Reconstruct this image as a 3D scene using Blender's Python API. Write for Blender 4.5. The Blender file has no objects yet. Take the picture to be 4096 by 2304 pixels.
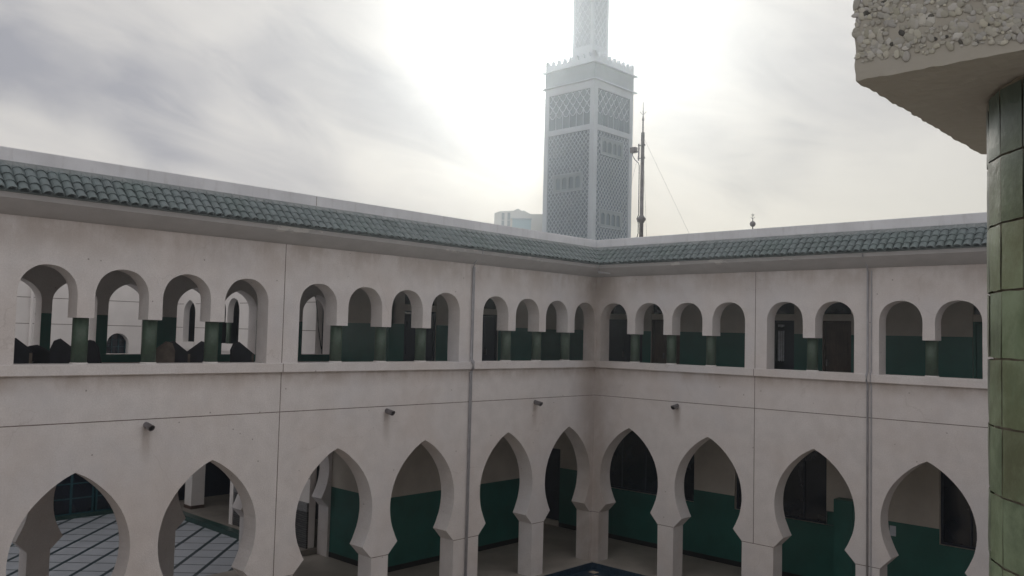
import bpy, bmesh, math, random
from mathutils import Vector, Matrix, noise
from mathutils.geometry import tessellate_polygon
random.seed(7)
R = math.radians
PI = math.pi
scn = bpy.context.scene
COL = scn.collection

# ------------------------------------------------------------------ camera
CAM = Vector((14.1221, -18.2432, 5.8467))
yaw, pitch, roll = R(133.3615), R(3.1276), R(1.4390)
fw = Vector((math.cos(pitch)*math.cos(yaw), math.cos(pitch)*math.sin(yaw), math.sin(pitch)))
rt = fw.cross(Vector((0, 0, 1))).normalized()
up = rt.cross(fw)
rt2 = rt*math.cos(roll) + up*math.sin(roll)
up2 = -rt*math.sin(roll) + up*math.cos(roll)
cd = bpy.data.cameras.new('camera')
cd.sensor_width = 36.0
cd.lens = 3444.9/4096*36.0
cd.clip_start = 0.02
cd.clip_end = 3000
cam = bpy.data.objects.new('camera', cd)
COL.objects.link(cam)
cam.matrix_world = Matrix(((rt2.x, up2.x, -fw.x, CAM.x), (rt2.y, up2.y, -fw.y, CAM.y), (rt2.z, up2.z, -fw.z, CAM.z), (0, 0, 0, 1)))
scn.camera = cam

# ------------------------------------------------------------------ light
SUN_AZ, SUN_EL = R(129.7), R(19.4)
sunv = Vector((math.cos(SUN_EL)*math.cos(SUN_AZ), math.cos(SUN_EL)*math.sin(SUN_AZ), math.sin(SUN_EL)))
sd = bpy.data.lights.new('sun', 'SUN')
sd.energy = 1.5
sd.angle = R(10)
sd.color = (1.0, 0.93, 0.82)
sun = bpy.data.objects.new('sun', sd)
COL.objects.link(sun)
sun.rotation_euler = (-sunv).to_track_quat('-Z', 'Y').to_euler()
sun.location = (0, 0, 60)

scn.view_settings.view_transform = 'Standard'
scn.view_settings.look = 'None'
scn.view_settings.exposure = 0.0
scn.view_settings.gamma = 1.0


class NT:
    """small helper round a node tree"""
    def __init__(s, tree):
        s.t = tree; s.n = tree.nodes; s.l = tree.links
    def new(s, typ, **kw):
        n = s.n.new(typ)
        for k, v in kw.items(): setattr(n, k, v)
        return n
    def put(s, sock, v):
        if isinstance(v, bpy.types.NodeSocket): s.l.new(v, sock)
        elif v is not None:
            if isinstance(v, (tuple, list)) and len(v) == 3 and sock.type == 'RGBA': v = (*v, 1)
            sock.default_value = v
    def math(s, op, a, b=None, c=None, clamp=False):
        n = s.new('ShaderNodeMath', operation=op, use_clamp=clamp)
        s.put(n.inputs[0], a)
        if b is not None: s.put(n.inputs[1], b)
        if c is not None: s.put(n.inputs[2], c)
        return n.outputs[0]
    def vmath(s, op, a, b=None):
        n = s.new('ShaderNodeVectorMath', operation=op)
        s.put(n.inputs[0], a)
        if b is not None: s.put(n.inputs[1], b)
        return n.outputs['Value'] if op in ('DOT_PRODUCT', 'LENGTH') else n.outputs[0]
    def mix(s, f, a, b, mode='MIX'):
        n = s.new('ShaderNodeMix', data_type='RGBA', blend_type=mode)
        s.put(n.inputs[0], f); s.put(n.inputs[6], a); s.put(n.inputs[7], b)
        return n.outputs[2]
    def ramp(s, v, a, b, lo=0.0, hi=1.0):
        n = s.new('ShaderNodeMapRange', interpolation_type='SMOOTHSTEP')
        s.put(n.inputs[0], v); s.put(n.inputs[1], a); s.put(n.inputs[2], b); s.put(n.inputs[3], lo); s.put(n.inputs[4], hi)
        return n.outputs[0]
    def noise(s, vec, scale, detail=4, rough=0.55, dist=0.0):
        n = s.new('ShaderNodeTexNoise')
        s.put(n.inputs['Vector'], vec); s.put(n.inputs['Scale'], scale); s.put(n.inputs['Detail'], detail)
        s.put(n.inputs['Roughness'], rough); s.put(n.inputs['Distortion'], dist)
        return n.outputs['Fac']
    def sep(s, v):
        n = s.new('ShaderNodeSeparateXYZ'); s.put(n.inputs[0], v); return n.outputs
    def comb(s, x, y, z):
        n = s.new('ShaderNodeCombineXYZ'); s.put(n.inputs[0], x); s.put(n.inputs[1], y); s.put(n.inputs[2], z); return n.outputs[0]


# ------------------------------------------------------------------ sky (overcast, cloud bands, bright veil round the sun)
world = bpy.data.worlds.new('World')
scn.world = world
world.use_nodes = True
W = NT(world.node_tree)
W.n.clear()
out = W.new('ShaderNodeOutputWorld')
bg1 = W.new('ShaderNodeBackground')
sky = W.new('ShaderNodeTexSky', sky_type='NISHITA')
sky.sun_disc = False
sky.sun_elevation = SUN_EL
sky.sun_rotation = PI/2 - SUN_AZ
sky.altitude = 50
sky.dust_density = 2.0
W.put(bg1.inputs[0], sky.outputs[0]); bg1.inputs[1].default_value = 0.05
tc = W.new('ShaderNodeTexCoord').outputs['Generated']
dirv = W.vmath('NORMALIZE', tc)
dx, dy, dz = W.sep(dirv)
zz = W.math('ADD', W.math('MAXIMUM', dz, 0.0), 0.16)
px = W.math('DIVIDE', dx, zz); py = W.math('DIVIDE', dy, zz)
# long soft cloud bands that sink to the right-hand side of the sun
hx = W.vmath('DOT_PRODUCT', dirv, (math.cos(SUN_AZ-PI/2), math.sin(SUN_AZ-PI/2), 0.0))
ca, sa = math.cos(R(17)), math.sin(R(17))
qx = W.math('SUBTRACT', W.math('MULTIPLY', hx, ca), W.math('MULTIPLY', dz, sa))
qy = W.math('ADD', W.math('MULTIPLY', hx, sa), W.math('MULTIPLY', dz, ca))
hz_ = W.vmath('DOT_PRODUCT', dirv, (math.cos(SUN_AZ), math.sin(SUN_AZ), 0.0))
pv = W.comb(W.math('MULTIPLY', qx, 1.6), W.math('MULTIPLY', qy, 5.2), W.math('MULTIPLY', hz_, 1.2))
n1 = W.noise(pv, 1.25, 5, 0.50, 0.55)
pv2 = W.comb(W.math('MULTIPLY', qx, 3.2), W.math('MULTIPLY', qy, 9.0), W.math('ADD', hz_, 4.0))
n2 = W.noise(pv2, 1.7, 6, 0.55, 0.8)
cl = W.math('ADD', W.math('MULTIPLY', n1, 0.68), W.math('MULTIPLY', n2, 0.32))
sdot = W.vmath('DOT_PRODUCT', dirv, tuple(sunv))
ang = W.math('ARCCOSINE', W.math('MINIMUM', sdot, 0.99999))
def dirof(u, v):
    d = fw + rt2*((u-2048)/3444.9) - up2*((v-1152)/3444.9)
    return d.normalized()
def blob(u, v, rad, u2=None, v2=None):
    """a cloud bank: soft patch (or bar) round given bearings on the sky"""
    a = dirof(u, v)
    if u2 is None:
        c = W.vmath('DOT_PRODUCT', dirv, tuple(a))
        an = W.math('ARCCOSINE', W.math('MINIMUM', c, 0.99999))
    else:
        b = dirof(u2, v2)
        # distance of dirv to segment a-b
        ab = b-a
        t = W.math('DIVIDE', W.math('SUBTRACT', W.vmath('DOT_PRODUCT', dirv, tuple(ab)), a.dot(ab)), ab.dot(ab), clamp=True)
        sc_ = W.new('ShaderNodeVectorMath', operation='SCALE')
        sc_.inputs[0].default_value = tuple(ab); W.put(sc_.inputs['Scale'], t)
        pt = W.vmath('ADD', sc_.outputs[0], tuple(a))
        an = W.vmath('LENGTH', W.vmath('SUBTRACT', dirv, pt))
    wob = W.math('MULTIPLY', W.math('SUBTRACT', n2, 0.5), rad*1.1)
    return W.ramp(W.math('ADD', an, wob), 0.0, rad, 1.0, 0.0)
DARK = [(-50, 210, 0.085, 620, 560), (620, 560, 0.07, 1250, 700), (1130, 270, 0.085, 1900, 560), (3000, 740, 0.05, 3160, 640),
        (2700, 500, 0.05, 2900, 680), (600, 230, 0.05, 760, 300), (-100, 60, 0.07, 500, 60), (1500, 470, 0.06, 2080, 600), (3100, 60, 0.10, 3400, 300)]
LITE = [(-50, 420, 0.05, 500, 640), (250, 120, 0.05, 900, 190), (2700, 880, 0.09, 3900, 760), (650, 480, 0.04, 1500, 640), (1500, 700, 0.05, 2100, 760)]
dk = None
for i, (u, v, r_, u2, v2) in enumerate(DARK):
    w = [0.55, 0.34, 0.45, 0.50, 0.34, 0.34, 0.05, 0.26, 0.14][i]
    b = W.math('MULTIPLY', blob(u, v, r_, u2, v2), w)
    dk = b if dk is None else W.math('ADD', dk, b)
lt = None
for (u, v, r_, u2, v2) in LITE:
    b = W.math('MULTIPLY', blob(u, v, r_, u2, v2), 0.14)
    lt = b if lt is None else W.math('ADD', lt, b)
dens = W.math('ADD', W.math('SUBTRACT', W.ramp(cl, 0.34, 0.62, 0.40, 1.0), dk), lt)
dens = W.math('MAXIMUM', dens, 0.0)
col = W.mix(W.math('MINIMUM', dens, 1.0), (0.365, 0.36, 0.40), (0.74, 0.705, 0.67))
# thin cloud low to the right: warm and pale
warm = W.ramp(dz, 0.02, 0.34, 1.0, 0.0)
rightw = W.ramp(W.vmath('DOT_PRODUCT', dirv, tuple(dirof(3300, 900))), 0.80, 1.0)
col = W.mix(W.math('MULTIPLY', W.math('MULTIPLY', warm, rightw), 0.60), col, (0.70, 0.68, 0.575))
# light passing through thin cloud round the sun
g1 = W.math('POWER', 2.71828, W.math('MULTIPLY', W.math('POWER', W.math('DIVIDE', W.vmath('LENGTH', W.vmath('SUBTRACT', dirv, tuple(dirof(2120, 100)))), 0.086), 2.0), -1.0))
g2 = W.math('POWER', 2.71828, W.math('MULTIPLY', W.math('DIVIDE', ang, 0.16), -1.0))
g3 = W.math('POWER', 2.71828, W.math('MULTIPLY', W.math('DIVIDE', ang, 0.75), -1.0))
glow = W.math('ADD', W.math('MULTIPLY', g1, 1.9), W.math('ADD', W.math('MULTIPLY', g2, 0.10), W.math('MULTIPLY', g3, 0.0)))
thin = W.math('ADD', 0.30, W.math('MULTIPLY', W.math('MINIMUM', dens, 1.1), 0.95))
glow = W.math('MULTIPLY', glow, thin)
gcol = W.mix(0.0, (1, 1, 1), (1, 1, 1))
glc = W.new('ShaderNodeVectorMath', operation='SCALE'); glc.inputs[0].default_value = (1.0, 0.985, 0.955); W.put(glc.inputs['Scale'], glow)
dim = W.new('ShaderNodeVectorMath', operation='SCALE'); W.put(dim.inputs[0], col); W.put(dim.inputs['Scale'], W.ramp(ang, 0.10, 0.42, 0.74, 1.0))
tot = W.vmath('ADD', dim.outputs[0], glc.outputs[0])
# the sky away from the sun is scaled brighter to lift the shaded walls
away = W.ramp(sdot, -0.4, 0.70, 1.24, 1.0)
tots = W.new('ShaderNodeVectorMath', operation='SCALE'); W.put(tots.inputs[0], tot); W.put(tots.inputs['Scale'], away)
bg2 = W.new('ShaderNodeBackground'); W.put(bg2.inputs[0], tots.outputs[0]); bg2.inputs[1].default_value = 1.0
ms = W.new('ShaderNodeMixShader'); ms.inputs[0].default_value = 0.92
W.l.new(bg1.outputs[0], ms.inputs[1]); W.l.new(bg2.outputs[0], ms.inputs[2]); W.l.new(ms.outputs[0], out.inputs[0])


# ------------------------------------------------------------------ materials
MATS = {}
def mat(name, base, rough=0.8, var=0.12, scale=6.0, bump=0.0, bscale=60.0, metal=0.0, spec=0.4, fn=None):
    m = bpy.data.materials.new(name); m.use_nodes = True
    T = NT(m.node_tree); b = T.n['Principled BSDF']
    pos = T.new('ShaderNodeNewGeometry').outputs['Position']
    n = T.noise(pos, scale, 5)
    c = T.mix(T.ramp(n, 0.3, 0.7), tuple(x*(1-var) for x in base), tuple(min(1, x*(1+var)) for x in base))
    if fn: c = fn(T, pos, c, b) or c
    T.put(b.inputs['Base Color'], c)
    b.inputs['Roughness'].default_value = rough
    b.inputs['Metallic'].default_value = metal
    b.inputs['Specular IOR Level'].default_value = spec
    if bump:
        bn = T.new('ShaderNodeBump'); bn.inputs['Strength'].default_value = bump; bn.inputs['Distance'].default_value = 0.01
        T.put(bn.inputs['Height'], T.noise(pos, bscale, 4, 0.6))
        T.put(b.inputs['Normal'], bn.outputs[0])
    MATS[name] = m
    return m

def plaster_fn(stain=1.0, corner=True):
    def f(T, pos, c, b):
        x, y, z = T.sep(pos)
        # fine grain of the rough-cast and scattered specks
        g = T.noise(pos, 38, 3, 0.7)
        c = T.mix(T.ramp(g, 0.35, 0.65, 0.0, 0.16), c, (0.30, 0.27, 0.25))
        big = T.noise(pos, 0.55, 5, 0.6)
        c = T.mix(T.ramp(big, 0.42, 0.68, 0.0, 0.34), c, (0.57, 0.50, 0.47))
        cool = T.noise(T.vmath('ADD', pos, (31, 7, 3)), 0.4, 3, 0.6)
        c = T.mix(T.ramp(cool, 0.45, 0.7, 0.0, 0.35), c, (0.57, 0.585, 0.64))
        st = T.vmath('MULTIPLY', pos, (1.0, 1.0, 0.8))
        sn = T.noise(st, 1.5, 6, 0.62)
        sn2 = T.noise(T.vmath('MULTIPLY', pos, (6, 6, 0.7)), 1.5, 5, 0.6)
        # weathering that runs down under the ledge and under the cornice
        for top, ln in ((5.05, 0.38), (7.44, 0.75)):
            band = T.math('MULTIPLY', T.ramp(z, top-ln, top, 0.0, 1.0), T.math('LESS_THAN', z, top+0.01))
            k = T.math('MULTIPLY', band, T.ramp(T.math('ADD', T.math('MULTIPLY', sn, 0.8), T.math('MULTIPLY', sn2, 0.2)), 0.38, 0.62, 0.26, 0.75*stain))
            c = T.mix(k, c, (0.37, 0.315, 0.285))
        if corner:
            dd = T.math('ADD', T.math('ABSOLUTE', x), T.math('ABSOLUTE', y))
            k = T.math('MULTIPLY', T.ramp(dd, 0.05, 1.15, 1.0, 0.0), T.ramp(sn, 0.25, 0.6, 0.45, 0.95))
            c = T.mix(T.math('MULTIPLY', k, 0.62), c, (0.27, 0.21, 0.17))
        wv = T.new('ShaderNodeTexVoronoi', feature='DISTANCE_TO_EDGE')
        wob = T.new('ShaderNodeTexNoise'); T.put(wob.inputs['Vector'], pos); wob.inputs['Scale'].default_value = 2.2; wob.inputs['Detail'].default_value = 5
        T.put(wv.inputs['Vector'], T.vmath('ADD', pos, T.vmath('MULTIPLY', wob.outputs['Color'], (0.55, 0.55, 0.55)))); wv.inputs['Scale'].default_value = 0.34
        ck = T.math('MULTIPLY', T.math('LESS_THAN', wv.outputs['Distance'], 0.0022), T.ramp(big, 0.48, 0.56))
        c = T.mix(T.math('MULTIPLY', ck, 0.13), c, (0.22, 0.18, 0.16))
        for (sx, sy) in ((0, -2.367), (0, -6.963), (0, -11.96), (2.559, 0)):
            q = T.math('ABSOLUTE', T.math('SUBTRACT', y if sx == 0 else x, sy if sx == 0 else sx))
            on = T.math('LESS_THAN', T.math('ABSOLUTE', x if sx == 0 else y), 0.01)
            run = T.math('MULTIPLY', T.math('MULTIPLY', T.ramp(z, 3.45, 4.17), T.math('LESS_THAN', z, 4.2)), T.math('MULTIPLY', on, T.ramp(T.math('ADD', q, T.math('MULTIPLY', T.math('SUBTRACT', sn2, 0.5), 0.12)), 0.02, 0.13, 1.0, 0.0)))
            c = T.mix(T.math('MULTIPLY', run, 0.5), c, (0.26, 0.21, 0.185))
        sp = T.new('ShaderNodeTexVoronoi', feature='F1'); T.put(sp.inputs['Vector'], pos); sp.inputs['Scale'].default_value = 3.1
        c = T.mix(T.math('MULTIPLY', T.math('LESS_THAN', sp.outputs['Distance'], 0.045), 0.55), c, (0.10, 0.08, 0.07))
        return c
    return f
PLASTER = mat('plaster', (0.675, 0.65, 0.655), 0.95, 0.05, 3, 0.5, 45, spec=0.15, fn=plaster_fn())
PLASTER_IN = mat('interior_plaster', (0.50, 0.47, 0.43), 0.9, 0.07, 2, 0.2, 30, spec=0.2)
PARAPET = mat('parapet_paint', (0.64, 0.65, 0.69), 0.85, 0.08, 1.5, 0.2, 30, spec=0.2,
    fn=lambda T, p, c, b: T.mix(T.ramp(T.noise(T.vmath('MULTIPLY', p, (3, 3, 0.6)), 2.2, 6, 0.65), 0.5, 0.75, 0, 0.35), c, (0.33, 0.31, 0.31)))
def cove_fn(T, p, c, b):
    s = T.noise(T.vmath('MULTIPLY', p, (1.2, 1.2, 4)), 1.6, 5, 0.6)
    c = T.mix(T.ramp(s, 0.4, 0.7, 0, 0.22), c, (0.26, 0.25, 0.25))
    x, y, z = T.sep(p)
    pk = T.math('MULTIPLY', T.ramp(z, 7.60, 7.645), T.ramp(T.noise(T.vmath('MULTIPLY', p, (1.0, 1.0, 2.5)), 1.1, 5, 0.65), 0.60, 0.63))
    return T.mix(T.math('MULTIPLY', pk, 0.7), c, (0.56, 0.55, 0.53))
COVE = mat('cornice_plaster', (0.40, 0.39, 0.395), 0.9, 0.04, 2.5, 0.2, 30, spec=0.2, fn=cove_fn)
REAR = mat('white_render', (0.74, 0.71, 0.70), 0.95, 0.04, 2, 0.15, 30, spec=0.15)
JOINT = mat('dark_joint', (0.17, 0.14, 0.13), 0.95, 0.25, 9)
DADO = mat('green_dado_paint', (0.014, 0.110, 0.094), 0.42, 0.14, 1.6, spec=0.5)
SKIRT = mat('black_skirting', (0.012, 0.012, 0.014), 0.6)
STONE = mat('beige_floor_stone', (0.36, 0.33, 0.30), 0.55, 0.14, 1.2, spec=0.4)
STONE_D = mat('dark_walkway_stone', (0.22, 0.20, 0.18), 0.6, 0.18, 1.2)  # darker tone of the floor stone for the rear walkway
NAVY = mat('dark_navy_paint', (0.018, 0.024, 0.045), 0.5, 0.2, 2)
WOOD = mat('brown_wood', (0.085, 0.055, 0.045), 0.6, 0.3, 3, fn=lambda T, p, c, b: T.mix(T.ramp(T.noise(T.vmath('MULTIPLY', p, (14, 14, 1.2)), 3, 4), .4, .6, 0, .5), c, (0.04, 0.024, 0.02)))
DWOOD = mat('dark_furniture_wood', (0.016, 0.017, 0.028), 0.55, 0.3, 4)
EWOOD = mat('worn_furniture_edge', (0.13, 0.105, 0.09), 0.7, 0.3, 6)
GLASSD = mat('dark_window_glass', (0.010, 0.014, 0.026), 0.12, 0.3, 1.0, spec=0.6)
TEAL = mat('teal_metal_frame', (0.02, 0.075, 0.095), 0.45, 0.15, 3)
GREY = mat('grey_plastic_pipe', (0.33, 0.33, 0.36), 0.5, 0.12, 5)
METAL = mat('galvanised_metal', (0.16, 0.15, 0.16), 0.5, 0.25, 6, metal=0.3)
BLACKC = mat('black_cable', (0.012, 0.012, 0.015), 0.6)
WHITEP = mat('white_paper', (0.62, 0.66, 0.74), 0.8, 0.03)
CURT = mat('white_curtain', (0.62, 0.64, 0.70), 0.9, 0.22, 10)
CONC = mat('concrete', (0.30, 0.29, 0.28), 0.9, 0.2, 2)
CAMW = mat('camera_housing', (0.52, 0.54, 0.58), 0.4, 0.05)
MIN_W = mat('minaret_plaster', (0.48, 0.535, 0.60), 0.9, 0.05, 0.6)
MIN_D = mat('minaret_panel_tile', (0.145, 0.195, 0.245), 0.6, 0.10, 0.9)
MIN_S = mat('minaret_shaft_panel', (0.38, 0.435, 0.50), 0.85, 0.05, 0.8)  # paler than the tower field: washed-out glare put into its colour
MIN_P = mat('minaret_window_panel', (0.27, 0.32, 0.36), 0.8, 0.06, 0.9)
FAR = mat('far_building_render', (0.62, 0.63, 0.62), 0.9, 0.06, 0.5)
FARB = mat('far_shutter_blue', (0.36, 0.50, 0.57), 0.7, 0.06, 0.8)

def tile_fn(T, p, c, b):
    v = T.new('ShaderNodeTexVoronoi', feature='F1'); T.put(v.inputs['Vector'], p); v.inputs['Scale'].default_value = 5.5
    r = T.sep(v.outputs['Color'])[0]
    c = T.mix(T.ramp(r, 0.2, 1.0, 0, 0.3), c, (0.155, 0.18, 0.195))
    d = T.noise(p, 1.1, 5, 0.6)
    c = T.mix(T.ramp(d, 0.45, 0.7, 0, 0.55), c, (0.10, 0.140, 0.135))
    top = T.ramp(T.sep(p)[2], 8.14, 8.22)
    k = T.noise(p, 5, 4, 0.7)
    return T.mix(T.math('MULTIPLY', top, T.ramp(k, 0.3, 0.6, 0.15, 0.6)), c, (0.26, 0.265, 0.27))
MORTAR = mat('tile_mortar', (0.27, 0.27, 0.275), 0.95, 0.15, 5)
ROOFT = mat('green_glazed_roof_tile', (0.118, 0.150, 0.158), 0.55, 0.18, 4, spec=0.4, fn=tile_fn)

def mosaic_fn(T, p, c, b):
    uv = T.new('ShaderNodeUVMap').outputs[0]
    br = T.new('ShaderNodeTexBrick', offset=0.0)
    T.put(br.inputs['Vector'], uv)
    br.inputs['Scale'].default_value = 1.0
    br.inputs['Brick Width'].default_value = 0.045; br.inputs['Row Height'].default_value = 0.050
    br.inputs['Mortar Size'].default_value = 0.002
    T.put(br.inputs['Color1'], (0.036, 0.062, 0.044)); T.put(br.inputs['Color2'], (0.054, 0.088, 0.062)); T.put(br.inputs['Mortar'], (0.05, 0.055, 0.045))
    v = T.noise(p, 14, 4, 0.7)
    return T.mix(T.ramp(v, 0.35, 0.7, 0, 0.45), br.outputs[0], (0.035, 0.085, 0.055))
MOSAIC = mat('green_mosaic_tile', (0.05, 0.12, 0.07), 0.48, fn=mosaic_fn, spec=0.5)

def glaze_fn(T, p, c, b):
    at = T.new('ShaderNodeVertexColor', layer_name='tone')
    n = T.noise(p, 22, 5, 0.7)
    n2 = T.noise(T.vmath('MULTIPLY', p, (1, 1, 0.4)), 60, 4, 0.7)
    c = T.mix(T.ramp(n, 0.35, 0.7, 0, 0.6), at.outputs['Color'], (0.28, 0.36, 0.23))
    c = T.mix(T.ramp(n2, 0.5, 0.75, 0, 0.5), c, (0.13, 0.20, 0.11))
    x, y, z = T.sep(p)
    return T.mix(T.ramp(z, 5.95, 6.03, 0.0, 0.75), c, (0.025, 0.055, 0.06))  # shade under the pier soffit mixed into the glaze colour
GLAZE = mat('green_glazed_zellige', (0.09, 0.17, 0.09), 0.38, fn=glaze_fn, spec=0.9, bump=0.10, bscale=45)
GROUT = mat('brown_grout', (0.32, 0.28, 0.22), 0.95, 0.35, 40)
def pebble_fn(T, p, c, b):
    at = T.new('ShaderNodeVertexColor', layer_name='tone')
    n = T.noise(p, 60, 4, 0.7)
    return T.mix(T.ramp(n, 0.4, 0.75, 0, 0.35), at.outputs['Color'], (0.46, 0.45, 0.42))
PEBBLE = mat('pebbledash', (0.3, 0.3, 0.27), 0.7, fn=pebble_fn)
SOFFIT = mat('pier_render', (0.78, 0.77, 0.74), 0.95, 0.16, 14, 0.6, 90, spec=0.1)

def court_fn(T, p, c, b):
    x, y, z = T.sep(p)
    c45 = 1/math.sqrt(2)
    a = T.math('MULTIPLY', T.math('ADD', x, y), c45)
    d = T.math('MULTIPLY', T.math('SUBTRACT', x, y), c45)
    fa = T.math('ABSOLUTE', T.math('SUBTRACT', T.math('FRACT', T.math('ADD', T.math('DIVIDE', a, 0.70), 0.26+100)), 0.5))
    fd = T.math('ABSOLUTE', T.math('SUBTRACT', T.math('FRACT', T.math('ADD', T.math('DIVIDE', d, 0.72), 100)), 0.5))
    la = T.math('LESS_THAN', fa, 0.072); ld = T.math('LESS_THAN', fd, 0.036)
    v = T.noise(p, 0.9, 4, 0.6)
    c = T.mix(T.ramp(v, .4, .7, 0, .35), c, (0.34, 0.37, 0.41))
    return T.mix(T.math('MAXIMUM', la, ld), c, (0.03, 0.05, 0.062))
COURT2 = mat('pale_paving_dark_grid', (0.42, 0.45, 0.50), 0.45, 0.06, 1.5, fn=court_fn)
def blue_fn(T, p, c, b):
    x, y, z = T.sep(p)
    fx = T.math('LESS_THAN', T.math('FRACT', T.math('ADD', T.math('MULTIPLY', x, 10), 500)), 0.10)
    fy = T.math('LESS_THAN', T.math('FRACT', T.math('ADD', T.math('MULTIPLY', y, 10), 500)), 0.10)
    return T.mix(T.math('MAXIMUM', fx, fy), c, (0.04, 0.07, 0.10))
BLUET = mat('blue_mosaic_tile', (0.022, 0.045, 0.075), 0.3, 0.3, 12, fn=blue_fn)
PAVE = mat('courtyard_paving', (0.50, 0.43, 0.35), 0.7, 0.12, 1.5)
DGREEN = mat('dark_green_kerb', (0.03, 0.065, 0.06), 0.4, 0.15, 3)
EARTH = mat('dusty_ground', (0.30, 0.26, 0.21), 0.95, 0.2, 0.1)
def clad_fn(T, p, c, b):
    x, y, z = T.sep(p)
    f = T.math('LESS_THAN', T.math('FRACT', T.math('MULTIPLY', z, 18)), 0.35)
    n = T.noise(T.vmath('MULTIPLY', p, (2, 2, 14)), 3, 4, 0.7)
    c = T.mix(T.ramp(n, .4, .65, 0, .7), c, (0.17, 0.17, 0.17))
    return T.mix(T.math('MULTIPLY', f, 0.7), c, (0.012, 0.012, 0.014))
CLAD = mat('dark_ribbed_stone', (0.055, 0.055, 0.06), 0.8, 0.2, 5, fn=clad_fn)
CLADT = mat('grey_textured_band', (0.20, 0.20, 0.21), 0.9, 0.35, 40)


# ------------------------------------------------------------------ mesh helpers
def obj(name, bm, m, parent=None, smooth=False, recalc=True):
    if recalc: bmesh.ops.recalc_face_normals(bm, faces=bm.faces)
    me = bpy.data.meshes.new(name)
    bm.to_mesh(me); bm.free()
    if isinstance(m, (list, tuple)):
        for mm in m: me.materials.append(mm)
    else: me.materials.append(m)
    if smooth:
        for p in me.polygons: p.use_smooth = True
    o = bpy.data.objects.new(name, me)
    COL.objects.link(o)
    if parent is not None:
        o.parent = parent
        loc = Vector(parent.get('_base', (0, 0, 0)))
        o.matrix_parent_inverse = Matrix.Translation(-loc)
    return o

def thing(name, label, cat, loc=(0, 0, 0), group=None):
    o = bpy.data.objects.new(name, None); COL.objects.link(o)
    o.empty_display_size = 0.2
    o.location = loc; o['_base'] = loc
    o['label'] = label; o['category'] = cat
    if group: o['group'] = group
    return o

def tag(o, label, cat, group=None):
    o['label'] = label; o['category'] = cat
    if group: o['group'] = group
    return o

def struct(name, bm, m):
    o = obj(name, bm, m); o['kind'] = 'structure'; return o

def sub(o, parent):
    """make o (built in world coordinates) a sub-part of a part built in world coordinates"""
    o.parent = parent
    o.matrix_parent_inverse = Matrix.Identity(4)
    return o

def box(bm, a, b, mi=0):
    x0, y0, z0 = (min(a[i], b[i]) for i in range(3)); x1, y1, z1 = (max(a[i], b[i]) for i in range(3))
    v = [bm.verts.new(p) for p in ((x0, y0, z0), (x1, y0, z0), (x1, y1, z0), (x0, y1, z0), (x0, y0, z1), (x1, y0, z1), (x1, y1, z1), (x0, y1, z1))]
    for f in ((0, 3, 2, 1), (4, 5, 6, 7), (0, 1, 5, 4), (1, 2, 6, 5), (2, 3, 7, 6), (3, 0, 4, 7)):
        fc = bm.faces.new([v[i] for i in f]); fc.material_index = mi
    return v

def mbox(bm, M, d0, d1, t0, t1, z0, z1):
    a = M(d0, t0, z0); b = M(d1, t1, z1)
    return box(bm, a, b)

def prism(bm, loops, M, t0, t1):
    """loops: outline + holes as (d, z) lists; extruded between depths t0 and t1 through mapping M(d, t, z)"""
    tri = tessellate_polygon([[Vector((p[0], p[1], 0)) for p in lp] for lp in loops])
    flat = [p for lp in loops for p in lp]
    A = [bm.verts.new(M(p[0], t0, p[1])) for p in flat]
    B = [bm.verts.new(M(p[0], t1, p[1])) for p in flat]
    for t in tri:
        try:
            bm.faces.new([A[i] for i in t]); bm.faces.new([B[i] for i in reversed(t)])
        except ValueError: pass
    k = 0
    for lp in loops:
        n = len(lp)
        for i in range(n):
            j = (i+1) % n
            bm.faces.new((A[k+i], A[k+j], B[k+j], B[k+i]))
        k += n

def tube(bm, pts, r, seg=8, cap=True, radii=None):
    rings = []
    n = len(pts); pts = [Vector(p) for p in pts]
    for i, p in enumerate(pts):
        d = (pts[min(i+1, n-1)] - pts[max(i-1, 0)]).normalized()
        a = d.orthogonal().normalized() if abs(d.z) > 0.99 else d.cross(Vector((0, 0, 1))).normalized()
        b = d.cross(a)
        rr = radii[i] if radii else r
        rings.append([bm.verts.new(p + (a*math.cos(2*PI*k/seg) + b*math.sin(2*PI*k/seg))*rr) for k in range(seg)])
    for i in range(n-1):
        for k in range(seg):
            l = (k+1) % seg
            bm.faces.new((rings[i][k], rings[i][l], rings[i+1][l], rings[i+1][k]))
    if cap:
        bm.faces.new(list(reversed(rings[0]))); bm.faces.new(rings[-1])

def lathe(bm, prof, c=(0, 0), seg=16, uvscale=None):
    rings = []
    for (r, z) in prof:
        if r < 1e-6: rings.append([bm.verts.new((c[0], c[1], z))])
        else: rings.append([bm.verts.new((c[0]+r*math.cos(2*PI*k/seg), c[1]+r*math.sin(2*PI*k/seg), z)) for k in range(seg)])
    uvl = bm.loops.layers.uv.verify() if uvscale else None
    for i in range(len(rings)-1):
        a, b = rings[i], rings[i+1]
        for k in range(seg):
            l = (k+1) % seg
            if len(a) == 1 and len(b) == 1: continue
            if len(a) == 1: f = bm.faces.new((a[0], b[k], b[l]))
            elif len(b) == 1: f = bm.faces.new((a[k], a[l], b[0]))
            else:
                f = bm.faces.new((a[k], a[l], b[l], b[k]))
                if uvl:
                    u0, u1 = k/seg*uvscale, (k+1)/seg*uvscale
                    for lo, uv in zip(f.loops, ((u0, prof[i][1]), (u1, prof[i][1]), (u1, prof[i+1][1]), (u0, prof[i+1][1]))): lo[uvl].uv = uv

def star_poly(r, r2):
    return [(math.sin(PI*k/5)*(r if k % 2 == 0 else r2), math.cos(PI*k/5)*(r if k % 2 == 0 else r2)) for k in range(10)]

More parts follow.
